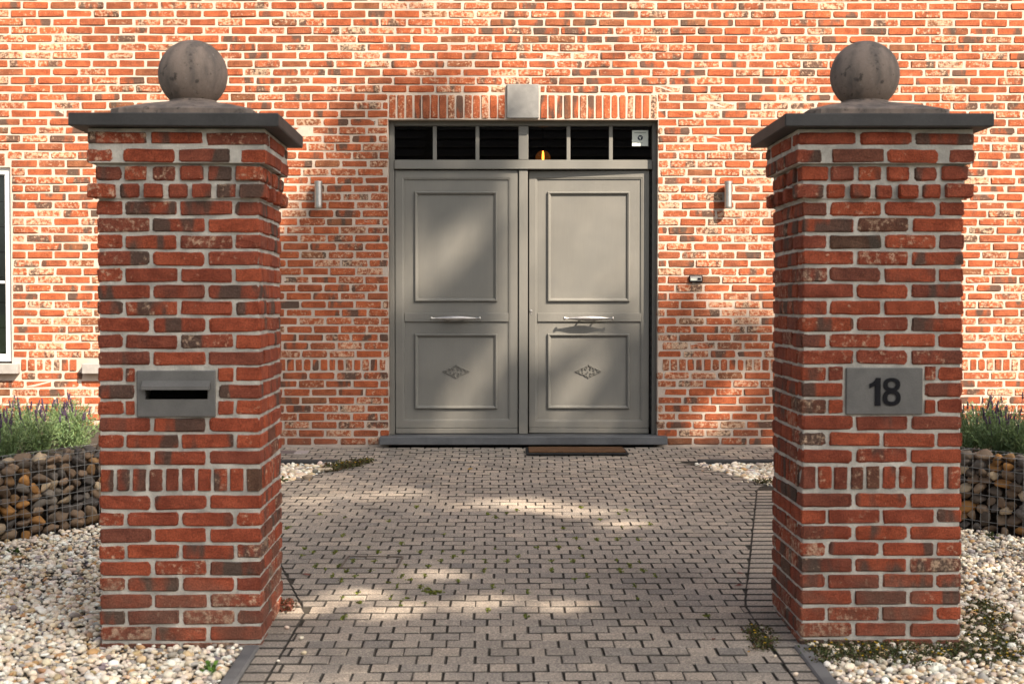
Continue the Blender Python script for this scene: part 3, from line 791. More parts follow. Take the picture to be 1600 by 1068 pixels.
def leaf(name, pxs, hinge_px, angle, YL, keyhole=False, astragal=None):
    o0, o1, i0, i1, m0, m1 = [X(p, YL) for p in pxs]
    zt, zb = Z(266.2, YL), Z(668.5, YL); zw = Z(677.2, YL)
    izt, izb = Z(280.5, YL), Z(655.5, YL)
    hx = X(hinge_px, YL)
    root = empty(name, (hx, YL, STEPZ), angle); hpart(root)
    root.location = (hx, YL, STEPZ)
    ox, oz = hx, STEPZ
    c = lambda o: (setattr(o, 'parent', root), o)[1]
    def rel(V): return [(a - ox, b, d - oz) for a, b, d in V]
    def ringp(nm, x0, x1, z0, z1, prof):
        V, Fc = ring(x0, x1, z0, z1, prof); mm = MB(); mm.add(rel(V), Fc); return c(mm.build(nm, PAINT))
    D = .012
    # slab
    mm = MB(); V, Fc = cham(o1 - o0 - .004, .040, zt - zb - .004, .001)
    mm.add(V, Fc, M=Matrix.Translation(((o0 + o1) / 2 - ox, D + .0215, (zt + zb) / 2 - oz))); c(mm.build('panel', PAINT))
    ringp('leaf_frame', o0, o1, zb, zt, [(0, .05), (0, .004), (.004, 0), (i0 - o0 - .014, 0), (i0 - o0 - .010, .003), (i0 - o0 - .002, .004), (i0 - o0, D + .002)])
    # middle rail
    r0, r1 = Z(502.5, YL), Z(489, YL)
    mm = MB(); V, Fc = cham(i1 - i0 - .001, .014, r1 - r0, .003); mm.add(V, Fc, M=Matrix.Translation(((i0 + i1) / 2 - ox, D - .0055, (r0 + r1) / 2 - oz))); c(mm.build('middle_rail', PAINT))
    mold = [(0, D + .002), (0, .000), (.004, -.006), (.012, -.007), (.018, -.001), (.022, .001), (.026, .006), (.028, D + .002)]
    u0, u1 = Z(471, YL), Z(299, YL); l0, l1 = Z(638.5, YL), Z(521, YL)
    ringp('panel_moulding', m0, m1, u0, u1, mold); ringp('panel_moulding', m0, m1, l0, l1, mold)
    # weather board under the leaf
    mm = MB(); V, Fc = cham(o1 - o0 - .002, .045, zb - zw - .003, .004); mm.add(V, Fc, M=Matrix.Translation(((o0 + o1) / 2 - ox, .022, (zb + zw) / 2 - oz))); c(mm.build('weather_board', PAINT))
    ornament(root, (m0 + m1) / 2 - ox, Z(580, YL) - oz, D - .005)
    hxp = 712 if not keyhole else 920
    handle(root, X(hxp, YL - .05) - ox, Z(497, YL - .05) - oz, D - .013)
    if astragal:
        mm = MB(); V, Fc = cham(X(astragal[1], YL) - X(astragal[0], YL), .045, zt - zw + .004, .004)
        mm.add(V, Fc, M=Matrix.Translation(((X(astragal[0], YL) + X(astragal[1], YL)) / 2 - ox, .010, (zt + zw) / 2 - oz))); c(mm.build('meeting_strip', PAINT))
    if keyhole:
        mm = MB(); V, Fc = lathe([(-.006, .004), (-.005, .0105), (.001, .0115)], 14, 'y'); mm.add(V, Fc, M=Matrix.Translation((X(828.6, YL) - ox + .006, 0, Z(485.5, YL) - oz)))
        mm.add(*cham(.011, .004, .022, .002), M=Matrix.Translation((X(828.6, YL) - ox + .006, 0, Z(489, YL) - oz))); c(mm.build('keyhole', STEEL))
    return root
YL = YF + .016
leaf('door', (617.5, 809, 632, 794.5, 648, 777), 617.5, 0.0, YL, astragal=(810.5, 824.5))
leaf('door', (826.2, 1014, 839.5, 1002, 855.5, 984), 1014, -R(2.2), YL, keyhole=True)
gk = MB(); pts = [(X(1016.2, YL) + .0016 * math.sin(k * 1.9), YL - .002, Z(268 + k * 4.1, YL)) for k in range(99)]
tube(gk, pts, .005, 6); hpart(gk.build('door_seal', RUBBER))

# windows ---------------------------------------------------------
def window(W, first):
    a, b, c, d = W; yf = YW + .022
    root = empty('window', ((a + b) / 2, YW, c)); hpart(root); root.location = ((a + b) / 2, YW, c)
    def ch(o): o.parent = root; o.matrix_parent_inverse = Matrix.Translation((-(a + b) / 2, -YW, -c)); return o
    V, Fc = ring(a + .001, b - .001, c + .02, d - .001, [(0, yf + .07), (0, yf), (.05, yf), (.05, yf + .012), (.058, yf + .012), (.058, yf + .07)])
    mm = MB(); mm.add(V, Fc); ch(mm.build('window_frame', WHITE))
    ch(box('pane', a + .059, b - .059, yf + .045, yf + .051, c + .079, d - .060, GLASS, b=.0005))
    ch(box('transom', a + .059, b - .059, yf + .02, yf + .044, c + (d - c) * .41, c + (d - c) * .41 + .022, WHITE))
    n = 7
    for k in range(n):
        z0 = c + .085 + (d - c - .15) * k / n; ch(box('blind_fold', a + .065, b - .065, yf + .085, yf + .093, z0 + .004, z0 + (d - c - .15) / n - .002, BLIND, b=.003))
    xa, xb = (a - .05, X(31, YW)) if first else (X(131, YW), b + .06)
    ch(box('sill', xa, xb, YW - .07, YW + .09, Z(583, YW), c + .004, SILL, b=.004))
window(W1, True); window(W2, False)

# things fixed to or near the wall ---------------------------------
def wall_lamp(px, label):
    root = tag(empty('wall_lamp', (X(px, YW - .07), YW - .075, Z(325.5, YW - .07))), label, 'wall lamp', 'lamps beside the door')
    H = Z(283, YW - .07) - Z(325.5, YW - .07)
    m = MB(); V, Fc = lathe([(0.004, .026), (.004, .031), (.016, .0325), (.017, .0305), (H - .020, .0305), (H - .019, .0330), (H - .003, .0330), (H, .030), (H, .025)], 28); m.add(V, Fc)
    m.build('lamp_body', STEEL, root, smooth=False)
    m = MB(); mbox(m, -.016, .016, .028, .0715, .045, H - .045, .003); m.build('bracket', STEEL, root)
    m = MB(); V, Fc = lathe([(0, .024), (.006, .024)], 20); m.add(V, Fc); m.build('lens', GREENP, root)
wall_lamp(498.5, 'steel cylinder wall lamp left of the doors, beside the letterbox pillar')
wall_lamp(1137, 'steel cylinder wall lamp right of the doors, above the doorbell')
db = tag(empty('doorbell', (X(1086.5, YW), YW - .012, Z(441, YW))), 'small black doorbell box with pale name strip on the brick wall', 'doorbell')
m = MB(); mbox(m, -.054, .054, -.014, .0075, 0, .056, .003); m.build('case', BLACK, db)
m = MB(); mbox(m, -.047, .045, -.0165, -.0135, .012, .050, .001); m.build('face_plate', STEEL, db)
m = MB(); mbox(m, -.043, .006, -.0185, -.0160, .014, .033, .001); m.build('name_strip', GREENP, db)
m = MB(); mbox(m, .014, .040, -.0195, -.0160, .018, .036, .002); m.build('push_button', BLACK, db)
ma, mb_ = gnd(822, 709.5), gnd(981, 709.5)
mat_o = tag(empty('doormat', ((ma.x + mb_.x) / 2, YW - .36, gz(YW - .36))), 'brown coir doormat with black rubber edge at the doorstep', 'doormat')
m = MB(); mbox(m, ma.x - mat_o.location.x, mb_.x - mat_o.location.x, -.235, .20, .001, .016, .004); m.build('rubber_base', RUBBER, mat_o)
m = MB(); mbox(m, ma.x - mat_o.location.x + .02, mb_.x - mat_o.location.x - .02, -.205, .17, .0165, .027, .004); m.build('coir_pile', COIR, mat_o)
# pendant lamp inside the hall
YPD = YW + 1.7
pc = at(848.5, 245, YPD)
pd = tag(empty('pendant_lamp', (pc.x, pc.y, 2.9)), 'glowing amber glass pendant lamp seen through the transom window', 'pendant lamp')
dz = pc.z - 2.9
m = MB(); tube(m, [(0, 0, 0.04), (0, 0, dz + .09)], .003, 6); m.build('cord', BLACK, pd)
m = MB(); V, Fc = lathe([(dz + .055, .012), (dz + .09, .018), (dz + .10, .006)], 14); m.add(V, Fc); m.build('socket', BLACK, pd)
m = MB(); V, Fc = lathe([(dz - .045, .004), (dz - .03, .009), (dz + .0, .011), (dz + .03, .009), (dz + .054, .006)], 14); m.add(V, Fc); m.build('bulb', BULB, pd, smooth=True)
m = MB(); V, Fc = lathe([(dz + .07 * math.sin(t) - .012, max(.002, .07 * math.cos(t))) for t in [(-1.45 + 2.75 * k / 12) for k in range(13)]], 20); m.add(V, Fc); m.build('glass_globe', AMBER, pd, smooth=True)

# ------------------------------------------------------------------ gate pillars
PW = .648
def other(me, mat):
    k = me.copy(); k.materials.clear(); k.materials.append(mat); return k
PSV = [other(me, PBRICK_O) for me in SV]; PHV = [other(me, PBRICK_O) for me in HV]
def pillar(xl, rz, label, base_z, csc, rects, seed, slot=None):
    rnd = random.Random(seed)
    root = tag(empty('gate_pillar', (xl + PW / 2, YP + PW / 2, base_z)), label, 'gate pillar', 'pillars at the gate')
    root.rotation_euler[2] = rz
    h = PW / 2; top = 1.849 - base_z        # underside of the coping
    m = MB(); i = .0075
    if slot is None: mbox(m, -h + i, h - i, -h + i, h - i, -.05, top, .004)
    else:
        a, b, c, d = slot; k = -h + .12
        mbox(m, -h + i, h - i, k, h - i, -.05, top, .0)
        for q in ((-h + i, a, -.05, top), (b, h - i, -.05, top), (a, b, -.05, c), (a, b, d, top)): mbox(m, q[0], q[1], -h + i, k, q[2], q[3], .0)
    mortar_obj = m
    rest = MB(); n_obj = 0
    def put(cx, cy, cz, L, H, along, proud, show, D=.10):
        nonlocal n_obj
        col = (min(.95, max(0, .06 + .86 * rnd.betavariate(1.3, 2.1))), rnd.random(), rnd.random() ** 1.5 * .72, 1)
        rot = (rnd.uniform(-.012, .012), rnd.uniform(-.010, .010), rnd.uniform(-.012, .012) + (0 if along == 'x' else math.pi / 2))
        loc = (cx, cy, cz + rnd.uniform(-.0018, .0018)); L, H = gr(L), gr(H)
        if show:
            if H > L: me = rnd.choice(PSV); sc = (H / .210, D / .10, L / .062); rot = (rot[0], math.pi / 2, rot[2])
            elif L > .15: me = rnd.choice(PSV); sc = (L / .210, D / .10, H / .062)
            else: me = rnd.choice(PHV); sc = (L / .102, D / .10, H / .062)
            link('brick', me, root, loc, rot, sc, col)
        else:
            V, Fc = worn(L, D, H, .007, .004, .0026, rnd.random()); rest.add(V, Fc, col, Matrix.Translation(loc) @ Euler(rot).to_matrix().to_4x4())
    inner = 1 if xl < 0 else -1              # the side that faces the drive
    def band(z0, H, pattern, proud=0.0):
        """a full ring; pattern 0: front row owns the corners, 1: side rows own them"""
        cz = z0 + H / 2; e = proud
        for sy in (-1, 1):                   # front and back rows
            runs = []
            span = h + e
            if pattern == 0: edges = [(-span, -h + .2085), (-h + .2195, h - .2195), (h - .2085, span)]
            else: edges = [(-h + .110, -h + .110 + .2085), (h - .110 - .2085, h - .110)]
            for (a, b) in edges:
                segs = [(a, b)]
                if sy < 0:
                    for (ra, rb, rc_, rd) in rects:
                        if z0 + H - .012 <= rc_ or z0 + .012 >= rd: continue
                        nx = []
                        for (p, q) in segs:
                            if q <= ra or p >= rb: nx.append((p, q)); continue
                            if p < ra - .01: nx.append((p, ra - .011))
                            if q > rb + .01: nx.append((rb + .011, q))
                        segs = nx
                for (p, q) in segs:
                    if q - p > .03: put((p + q) / 2, sy * (h + e - .05), cz, q - p, H, 'x', e, sy < 0)
        for sx_ in (-1, 1):                  # side rows
            if pattern == 1: edges = [(-h - e, -h + .2085), (-h + .2195, h - .2195), (h - .2085, h + e)]
            else: edges = [(-h + .110, -h + .110 + .2085), (h - .110 - .2085, h - .110)]
            for (a, b) in edges:
                if pattern == 1 and a < -h + .01:   # corner brick seen as a header on the front: may meet a plate
                    pass
                put(sx_ * (h + e - .05), (a + b) / 2, cz, b - a, H, 'y', e, sx_ == inner or a < -h + .01)
    def dentils(z0, H, e_odd, e_even, n=7):
        w = (PW + .02) / n
        for k in range(n):
            a = -h - .01 + k * w; e = e_odd if k % 2 == 0 else e_even
            corner = k in (0, n - 1)
            for sy in (-1, 1):
                if corner: put((-1 if k == 0 else 1) * (h + e - .055), sy * (h + e - .05), z0 + H / 2, .11, H, 'x', e, sy < 0)
                else: put(a + w / 2, sy * (h + e - .05), z0 + H / 2, w - rnd.uniform(.012, .022), H, 'x', e, sy < 0)
            if not corner:
                for sx_ in (-1, 1): put(sx_ * (h + e - .05), a + w / 2, z0 + H / 2, w - rnd.uniform(.012, .02), H, 'y', e, sx_ == inner)
    # from the top down, heights measured in the photograph
    P = lambda py: Z(py, YP) - base_z
    H = .0535
    E = .030
    band(P(226.6), .047, 0, E); band(P(254.5), .0515, 1, E)
    dentils(P(281.5), .054, .006, .014, 6); dentils(P(309), .053, E, .008)
    mbox(mortar_obj, -h - E + .006, h + E - .006, -h - E + .006, h + E - .006, P(256), top + .004, .002)
    mbox(mortar_obj, -h + .001, h - .001, -h + .001, h - .001, P(311), P(256), .002)
    y = 336.3; k = 0
    while y < 745 * csc:
        band(P(y), H, (k + 1) % 2); y += 25.93 * csc; k += 1
    ys = y - 25.93 * csc + 42.5 * csc          # upright course
    z0 = P(ys); hs = .095
    n = 10; w = PW / n
    for j in range(n):
        c0 = -h + (j + .5) * w
        for sy in (-1, 1): put(c0, sy * (h - .05), z0 + hs / 2, .051, hs, 'x', 0, sy < 0)
        if 0 < j < n - 1:
            for sx_ in (-1, 1): put(sx_ * (h - .05), c0, z0 + hs / 2, .051, hs, 'y', 0, sx_ == inner)
    y = ys + 27.2 * csc; k = 0
    while P(y) > -.078:
        band(P(y), H, k % 2); y += 25.55 * csc; k += 1
    mortar_obj.build('mortar_core', MORTAR_P, root)
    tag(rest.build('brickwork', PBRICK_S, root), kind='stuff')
    # coping slab
    oh = .087; t0 = 1.8555 - base_z; t1 = 1.9075 - base_z
    m = MB(); V, Fc = cham(PW + 2 * oh, PW + 2 * oh, t1 - t0, .004, .0012, seed); m.add(V, Fc); m.build('coping_slab', BLUESTONE, root, loc=(0, 0, (t0 + t1) / 2))
    # plinth of the ball: low pyramid with a round neck
    V = []; Fc = []; n = 40
    def sq(a, r):       # superellipse from square to circle
        return r
    lev = [(t1 + .001, .285, 1), (t1 + .034, .285, 1), (t1 + .038, .280, 1), (t1 + .068, .185, .9), (t1 + .085, .122, .4), (t1 + .093, .101, 0), (t1 + .100, .097, 0)]
    for (zz_, r_, f) in lev:
        for k in range(n):
            a = 2 * math.pi * (k + .5) / n; c, s = math.cos(a), math.sin(a); q = 1 / max(abs(c), abs(s))
            rr = r_ * (f * q + (1 - f)); V.append((rr * c, rr * s, zz_))
    for l in range(len(lev) - 1):
        for k in range(n): Fc.append((l * n + k, l * n + (k + 1) % n, (l + 1) * n + (k + 1) % n, (l + 1) * n + k))
    Fc.append(tuple(range((len(lev) - 1) * n, len(lev) * n)))
    m = MB(); m.add(V, Fc); m.build('finial_plinth', BALL, root)
    bm = bmesh.new(); bmesh.ops.create_uvsphere(bm, u_segments=48, v_segments=28, radius=.1435)
    me = bpy.data.meshes.new('ball_finial'); bm.to_mesh(me); bm.free(); me.materials.append(BALL)
    me.polygons.foreach_set('use_smooth', np.ones(len(me.polygons), dtype=bool))
    link('ball_finial', me, root, (0, 0, t1 + .2095))
    return root
# left pillar with the letter plate
XLp = X(150.5, YP); bz = gz(YP) - .005
hx = XLp + PW / 2
rectL = (X(211.5, YP) - hx, X(333.5, YP) - hx, Z(650.5, YP) - bz, Z(578.5, YP) - bz)
a, b, c, d = rectL; h = PW / 2
sa, sb = X(225, YP) - hx, X(322, YP) - hx; sc0, sc1 = Z(623, YP) - bz, Z(606, YP) - bz
pl = pillar(XLp, R(1.1), 'brick gate pillar with letterbox slot and stone ball on top', bz, 1.0, [rectL], 5, (sa, sb, sc0, sc1))
V, Fc = ring(a, b, c, d, [(0, -h + .02), (0, -h - .004), (.003, -h - .007)])
m = MB(); m.add(V, Fc)
yq = -h - .007; i = .003
o = [(a + i, c + i), (b - i, c + i), (b - i, d - i), (a + i, d - i)]; q = [(sa, sc0), (sb, sc0), (sb, sc1), (sa, sc1)]
V = [(x, yq, z) for x, z in o] + [(x, yq, z) for x, z in q] + [(x, yq + .118, z) for x, z in q]
m.add(V[:8], [(0, 1, 5, 4), (1, 2, 6, 5), (2, 3, 7, 6), (3, 0, 4, 7)])
ch_ = MB(); ch_.add([(x, yq + .004, z) for x, z in q] + V[8:], [(0, 1, 5, 4), (1, 2, 6, 5), (2, 3, 7, 6), (3, 0, 4, 7)])
V4 = V[4:8] + [(x, yq + .0041, z) for x, z in q]; m.add(V4, [(0, 1, 5, 4), (1, 2, 6, 5), (2, 3, 7, 6), (3, 0, 4, 7)])
plate = m.build('letter_plate', PLATE, pl)
ch_.build('slot_chute', VOID, plate)  # lining and back coloured near-black for the shade inside the slot
m = MB(); mbox(m, sa + .0005, sb - .0005, yq + .105, yq + .120, sc0 + .001, sc1 - .001, 0); m.build('slot_shade_back', VOID, plate)
ha, hb = X(218, YP - .03) - hx, X(324.5, YP - .03) - hx; hz0, hz1 = Z(608.5, YP - .03) - bz, Z(594, YP - .01) - bz
V = [(ha, yq - .001, hz1), (hb, yq - .001, hz1), (hb, yq - .030, hz0 + .014), (ha, yq - .030, hz0 + .014), (hb, yq - .030, hz0), (ha, yq - .030, hz0), (hb, yq - .001, hz0 + .004), (ha, yq - .001, hz0 + .004)]
m = MB(); m.add(V, [(0, 3, 2, 1), (3, 5, 4, 2), (5, 7, 6, 4), (0, 7, 5, 3), (1, 2, 4, 6), (0, 1, 6, 7)])
m.build('letter_hood', PLATE, plate)
# right pillar with the number plate
XRp = X(1253, YP)
hx = XRp + PW / 2; bz = gz(YP) + .006
rectR = (X(1322.5, YP) - hx, X(1442, YP) - hx, Z(647.5, YP) - bz, Z(574.5, YP) - bz)
pr = pillar(XRp, R(-.1), 'brick gate pillar with house number plate 18 and stone ball', bz, .9935, [rectR], 8)
a, b, c, d = rectR
m = MB(); mbox(m, a, b, -h - .006, -h + .03, c, d, .003); npl = m.build('number_plate', PLATE, pr)
def prism(m, outer, y0, y1, inner=None):
    n = len(outer); V = [(x, y0, z) for x, z in outer] + [(x, y1, z) for x, z in outer]
    Fc = [((i + 1) % n, i, n + i, n + (i + 1) % n) for i in range(n)]
    if inner is None: Fc.append(tuple(range(n)))
    else:
        V += [(x, y0, z) for x, z in inner] + [(x, y1, z) for x, z in inner]
        Fc += [(i, (i + 1) % n, 2 * n + (i + 1) % n, 2 * n + i) for i in range(n)] + [(2 * n + i, 2 * n + (i + 1) % n, 3 * n + (i + 1) % n, 3 * n + i) for i in range(n)]
    m.add(V, Fc)
def ell(cx, cz, rx, rz, n=36):       # slightly squared ellipse
    out = []
    for k in range(n):
        t = 2 * math.pi * k / n; c_, s_ = math.cos(t), math.sin(t); e = .86
        out.append((cx + rx * math.copysign(abs(c_) ** e, c_), cz + rz * math.copysign(abs(s_) ** e, s_)))
    return out
zn0, zn1 = Z(633.5, YP) - bz, Z(590, YP) - bz; nh = zn1 - zn0
x1 = X(1358.5, YP) - hx; w1 = .0445; x8 = X(1393.2, YP) - hx
m = MB(); xs_ = x1 + w1; sw = .0225
prism(m, [(xs_ - sw, zn0), (xs_, zn0), (xs_, zn1), (xs_ - sw * .82, zn1), (xs_ - sw * 1.05, zn1 - nh * .10), (xs_ - sw * 1.45, zn1 - nh * .17), (x1, zn1 - nh * .215), (x1, zn1 - nh * .375), (xs_ - sw * 1.5, zn1 - nh * .33), (xs_ - sw, zn1 - nh * .28)], -h - .011, -h - .005)
m.build('numeral', BLACK, npl)
m = MB()
prism(m, ell(x8, zn0 + nh * .285, .0360, nh * .285), -h - .011, -h - .005, ell(x8, zn0 + nh * .285, .0180, nh * .145))
prism(m, ell(x8, zn0 + nh * .755, .0335, nh * .245), -h - .0114, -h - .005, ell(x8, zn0 + nh * .755, .0165, nh * .115))
m.build('numeral', BLACK, npl)

# ------------------------------------------------------------------ gabions
STV = []
for k in range(12):
    V0, F0 = ICO2 if k < 12 else ICO1
    V = V0 * (1 + .10 * rng.normal(size=(len(V0), 1)))
    for _ in range(7):      # flatten a few sides so the stones look broken, not round
        nrm = rng.normal(size=3); nrm /= np.linalg.norm(nrm); dd = V @ nrm; lim = rng.uniform(.42, .62); V -= np.clip(dd - lim, 0, None)[:, None] * nrm * .95
    STV.append(fast_mesh('stone', V, F0, COBBLE, smooth=True))
SCOL = [(.15, .105, .070), (.11, .080, .055), (.20, .145, .095), (.075, .066, .058), (.17, .100, .045), (.27, .135, .042), (.13, .115, .095), (.30, .235, .155), (.09, .072, .055), (.16, .110, .070)]
def gabion(A, B, label, sgn):
    a = Vector((A[0], A[1], 0)); b = Vector((B[0], B[1], 0)); d = (b - a); L = d.length; ang = math.atan2(d.y, d.x)
    zb = gz((A[1] + B[1]) / 2) - .03
    root = tag(empty('gabion_wall', (a.x, a.y, gz(A[1]) - .03), ang), label, 'gabion', 'stone gabions beside the drive')
    # local frame: x along the wall, +y or -y to the bed
    inw = 1 if sgn > 0 else -1                       # bed side
    slope = (gz(B[1]) - gz(A[1])) / L
    H = .465; T = .26
    m = MB()
    for yy in (-.004 * inw, T * inw):
        n = int(L / .050)
        for k in range(n + 1): tube(m, [(k * L / n, yy, k * L / n * slope), (k * L / n, yy, H + k * L / n * slope)], .0017, 5)
        for k in range(7): tube(m, [(0, yy, .02 + k * (H - .02) / 6), (L, yy, .02 + k * (H - .02) / 6 + L * slope)], .0017, 5)
    for k in range(0, int(L / .066) + 1, 2): x = k * .066; tube(m, [(x, 0, H + x * slope), (x, T * inw, H + x * slope)], .0017, 5)
    m.build('wire_mesh', WIRE, root)
    m = MB(); mbox(m, .04, L - .04, min(.09 * inw, (T - .04) * inw), max(.09 * inw, (T - .04) * inw), -.05, H - .09, .01); m.build('dark_core', SOIL, root)  # dark soil-coloured box put in so the gaps between stones look shaded
    r = random.Random(int(L * 1000)); cnt = 0
    z = .03
    while z < H - .015:
        rowh = r.uniform(.044, .066); x = .02 + r.uniform(0, .05)
        while x < L - .02 and cnt < 296:
            w = r.uniform(.058, .125); top_row = z + rowh > H - .03
            hh = rowh * r.uniform(.85, 1.25)
            loc = (x + w / 2, inw * (w * .30 + r.uniform(.0, .02)), z + rowh / 2 + (x + w / 2) * slope + r.uniform(-.008, .008) - (.01 if top_row else 0))
            rot = (r.uniform(-.5, .5), r.uniform(-.45, .45), r.uniform(-.6, .6))
            c = r.choice(SCOL); f = r.uniform(.8, 1.5)
            link('stone', r.choice(STV), root, loc, rot, (w * .57, w * r.uniform(.30, .42), hh * .62), (c[0] * f, c[1] * f, c[2] * f, 1)); cnt += 1
            x += w * r.uniform(.86, 1.0)
        z += rowh * .93
    x = 0.03
    while x < L - .04 and cnt < 299:       # capping stones
        w = r.uniform(.08, .14)
        c = r.choice(SCOL); f = r.uniform(.8, 1.3)
        link('stone', r.choice(STV), root, (x + w / 2, inw * r.uniform(.05, .11), H - .012 + x * slope + r.uniform(-.012, .012)), (r.uniform(-.3, .3), r.uniform(-.3, .3), r.uniform(0, 3)), (w * .55, w * .42, w * .30), (c[0] * f, c[1] * f, c[2] * f, 1)); cnt += 1
        x += w * .92
    return root
gabion(GABL[0], GABL[1], 'stone-filled wire gabion left of the letterbox pillar', -1 if False else 1)
gabion(GABR[0], GABR[1], 'stone-filled wire gabion right of the numbered pillar', -1)
# raised bed behind each gabion
def bed(poly, z):
    n = len(poly); V = [(x, y, z) for x, y in poly] + [(x, y, -.25) for x, y in poly]
    m = MB(); m.add(V, [tuple(range(n))] + [(i, n + i, n + (i + 1) % n, (i + 1) % n) for i in range(n)])
    tag(m.build('planting_bed', SOIL), kind='structure')
bed([(-3.40 - .18, 7.20), (-1.93 - .16, 9.18), (-2.15, 10.9), (-5.8, 10.9), (-5.8, 7.20)], .26)
bed([(3.46 + .18, 7.60), (5.8, 7.60), (5.8, 10.9), (2.30, 10.9), (2.10 + .16, 9.03)], .26)

# ------------------------------------------------------------------ lavender
def quads_from(P, D, W, L, wid, cols):
    """leaf blades: base P, direction D, width vector W"""
    n = len(P); mid = P + D * (L * .5)[:, None]; tip = P + D * L[:, None]
    w = W * wid[:, None]
    V = np.stack([P, mid + w, tip, mid - w], 1).reshape(-1, 3)
    Fc = np.arange(n * 4).reshape(-1, 4); C = np.repeat(np.concatenate([cols, np.ones((n, 1))], 1), 4, 0)
    return V, Fc, C
def unit(a): return a / np.linalg.norm(a, axis=1)[:, None]
def lavender_mesh(seed):
    g = np.random.default_rng(seed); Vs, Fs, Cs = [], [], []; base = 0
    ns = 85
    th = g.uniform(0, 2 * np.pi, ns); lean = g.uniform(0, .85, ns) ** 1.1
    tops = []
    for k in range(ns):
        d = np.array([math.cos(th[k]) * math.sin(lean[k]), math.sin(th[k]) * math.sin(lean[k]), math.cos(lean[k])])
        Ls = g.uniform(.16, .29); p0 = np.array([math.cos(th[k]), math.sin(th[k]), 0]) * g.uniform(0, .10)
        nl = 26; t = np.linspace(.12, 1, nl); P = p0 + d * (t * Ls)[:, None]; P[:, 2] += .02 * t ** 2
        D = unit(d * .9 + g.normal(0, .55, (nl, 3))); W = unit(np.cross(D, g.normal(size=(nl, 3))))
        shade = g.uniform(.75, 1.25, (nl, 1)); c = np.array([.150, .218, .092]) * shade + g.normal(0, .008, (nl, 3))
        V, Fc, C = quads_from(P, D, W, g.uniform(.030, .055, nl), np.full(nl, .0042), np.clip(c, .01, .5))
        Vs.append(V); Fs.append(Fc + base); Cs.append(C); base += len(V); tops.append((p0 + d * Ls, d))
    return fast_mesh('foliage', np.concatenate(Vs), np.concatenate(Fs), LEAFM, np.concatenate(Cs)), tops
LAV = [lavender_mesh(s) for s in (3, 4, 5)]
SPK = []
for k in range(4):
    m = MB(); hgt = random.uniform(.06, .12)
    tube(m, [(0, 0, 0), (.004, .002, hgt * .6), (0, .006, hgt)], .0016, 4)
    for j in range(7):
        z = hgt + j * .0065 - .01; V, Fc = lathe([(-.004, .001), (0, .0088 - .0005 * j), (.0045, .001)], 6); m.add(V, Fc, M=Matrix.Translation((random.uniform(-.002, .002), .006, z)))
    SPK.append(m.mesh('flower_spike', PETAL))
def lavender(px, py, Y, label, sc=1.0, v=0, spikes=9):
    p = at(px, py, Y); root = tag(empty('lavender_plant', (p.x, Y, .255), random.uniform(0, 6)), label, 'lavender', 'lavender in the raised beds')
    me, tops = LAV[v]; link('foliage', me, root, scale=(sc,) * 3)
    for k in range(spikes):
        t, d = tops[(k * 7 + v * 3) % len(tops)]; t = Vector(t) * sc * .86
        o = link('flower_spike', SPK[k % 4], root, t, (random.uniform(-.25, .25), random.uniform(-.25, .25), random.uniform(0, 6)), None, (.040 + random.uniform(0, .015), .028, .058, 1))
LV = [(8, 8.55, .80, 0, 'bushy lavender at the left edge of the photo, nearest plant'), (58, 8.85, .82, 1, 'grey-green lavender in the middle above the left gabion'),
      (112, 9.15, .80, 2, 'lavender with dark purple spikes close to the letterbox pillar'), (-40, 8.75, .85, 1, 'lavender cut off by the left edge of the photo'),
      (100, 9.75, .88, 0, 'lavender against the wall, behind those on the left gabion'), (28, 9.6, .88, 2, 'rearmost lavender under the white window'),
      (1522, 8.95, .85, 1, 'lavender beside the right edge of the numbered pillar'), (1566, 8.70, .82, 0, 'full lavender in the middle above the right gabion'),
      (1610, 8.55, .85, 2, 'lavender at the right edge of the photo'), (1550, 9.6, .92, 2, 'rear lavender against the sunny wall on the right')]
for (px, Y, sc, v, lab) in LV: lavender(px, 690, Y, lab, sc, v, spikes=12)

# ------------------------------------------------------------------ small weeds, moss, leaves
def leaflets(P, n_each, rad, hgt, size, cols, flowers=0, fcol=(.75, .50, .02), fs=.007):
    Vs, Cs = [], []
    for p in P:
        k = n_each
        off = rng.normal(0, 1, (k, 3)) * np.array([rad, rad, 0]); c0 = np.array(p)[None] + off; c0[:, 2] += rng.uniform(.0, 1, k) * hgt
        D = unit(rng.normal(0, 1, (k, 3)) * np.array([1, 1, .5]) + np.array([0, 0, .25])); W = unit(np.cross(D, rng.normal(size=(k, 3))))
        c = np.array(cols)[rng.integers(0, len(cols), k)] * rng.uniform(.6, 1.3, (k, 1))
        V, F_, C = quads_from(c0, D, W, rng.uniform(.6, 1.3, k) * size, rng.uniform(.3, .45, k) * size, c); Vs.append(V); Cs.append(C)
    if flowers:
        for i in rng.integers(0, len(P), flowers):
            p = np.array(P[i]); c0 = np.repeat((p + rng.normal(0, .5, 3) * np.array([rad, rad, 0]) + np.array([0, 0, hgt * 1.1]))[None], 6, 0)
            a = rng.uniform(0, 6) + np.arange(6) * 1.047; D = unit(np.stack([np.cos(a), np.sin(a), np.full(6, .8)], 1)); W = unit(np.cross(D, np.array([[0, 0, 1.0]])))
            V, F_, C = quads_from(c0, D, W, np.full(6, fs), np.full(6, fs * .45), np.tile(np.array(fcol), (6, 1))); Vs.append(V); Cs.append(C)
    V = np.concatenate(Vs); return V, np.arange(len(V)).reshape(-1, 4), np.concatenate(Cs)
GREENS = [(.060, .095, .022), (.045, .075, .020), (.085, .115, .028)]
WEEDC = [(.075, .085, .026), (.10, .11, .032), (.115, .065, .038), (.060, .068, .026), (.115, .095, .034)]
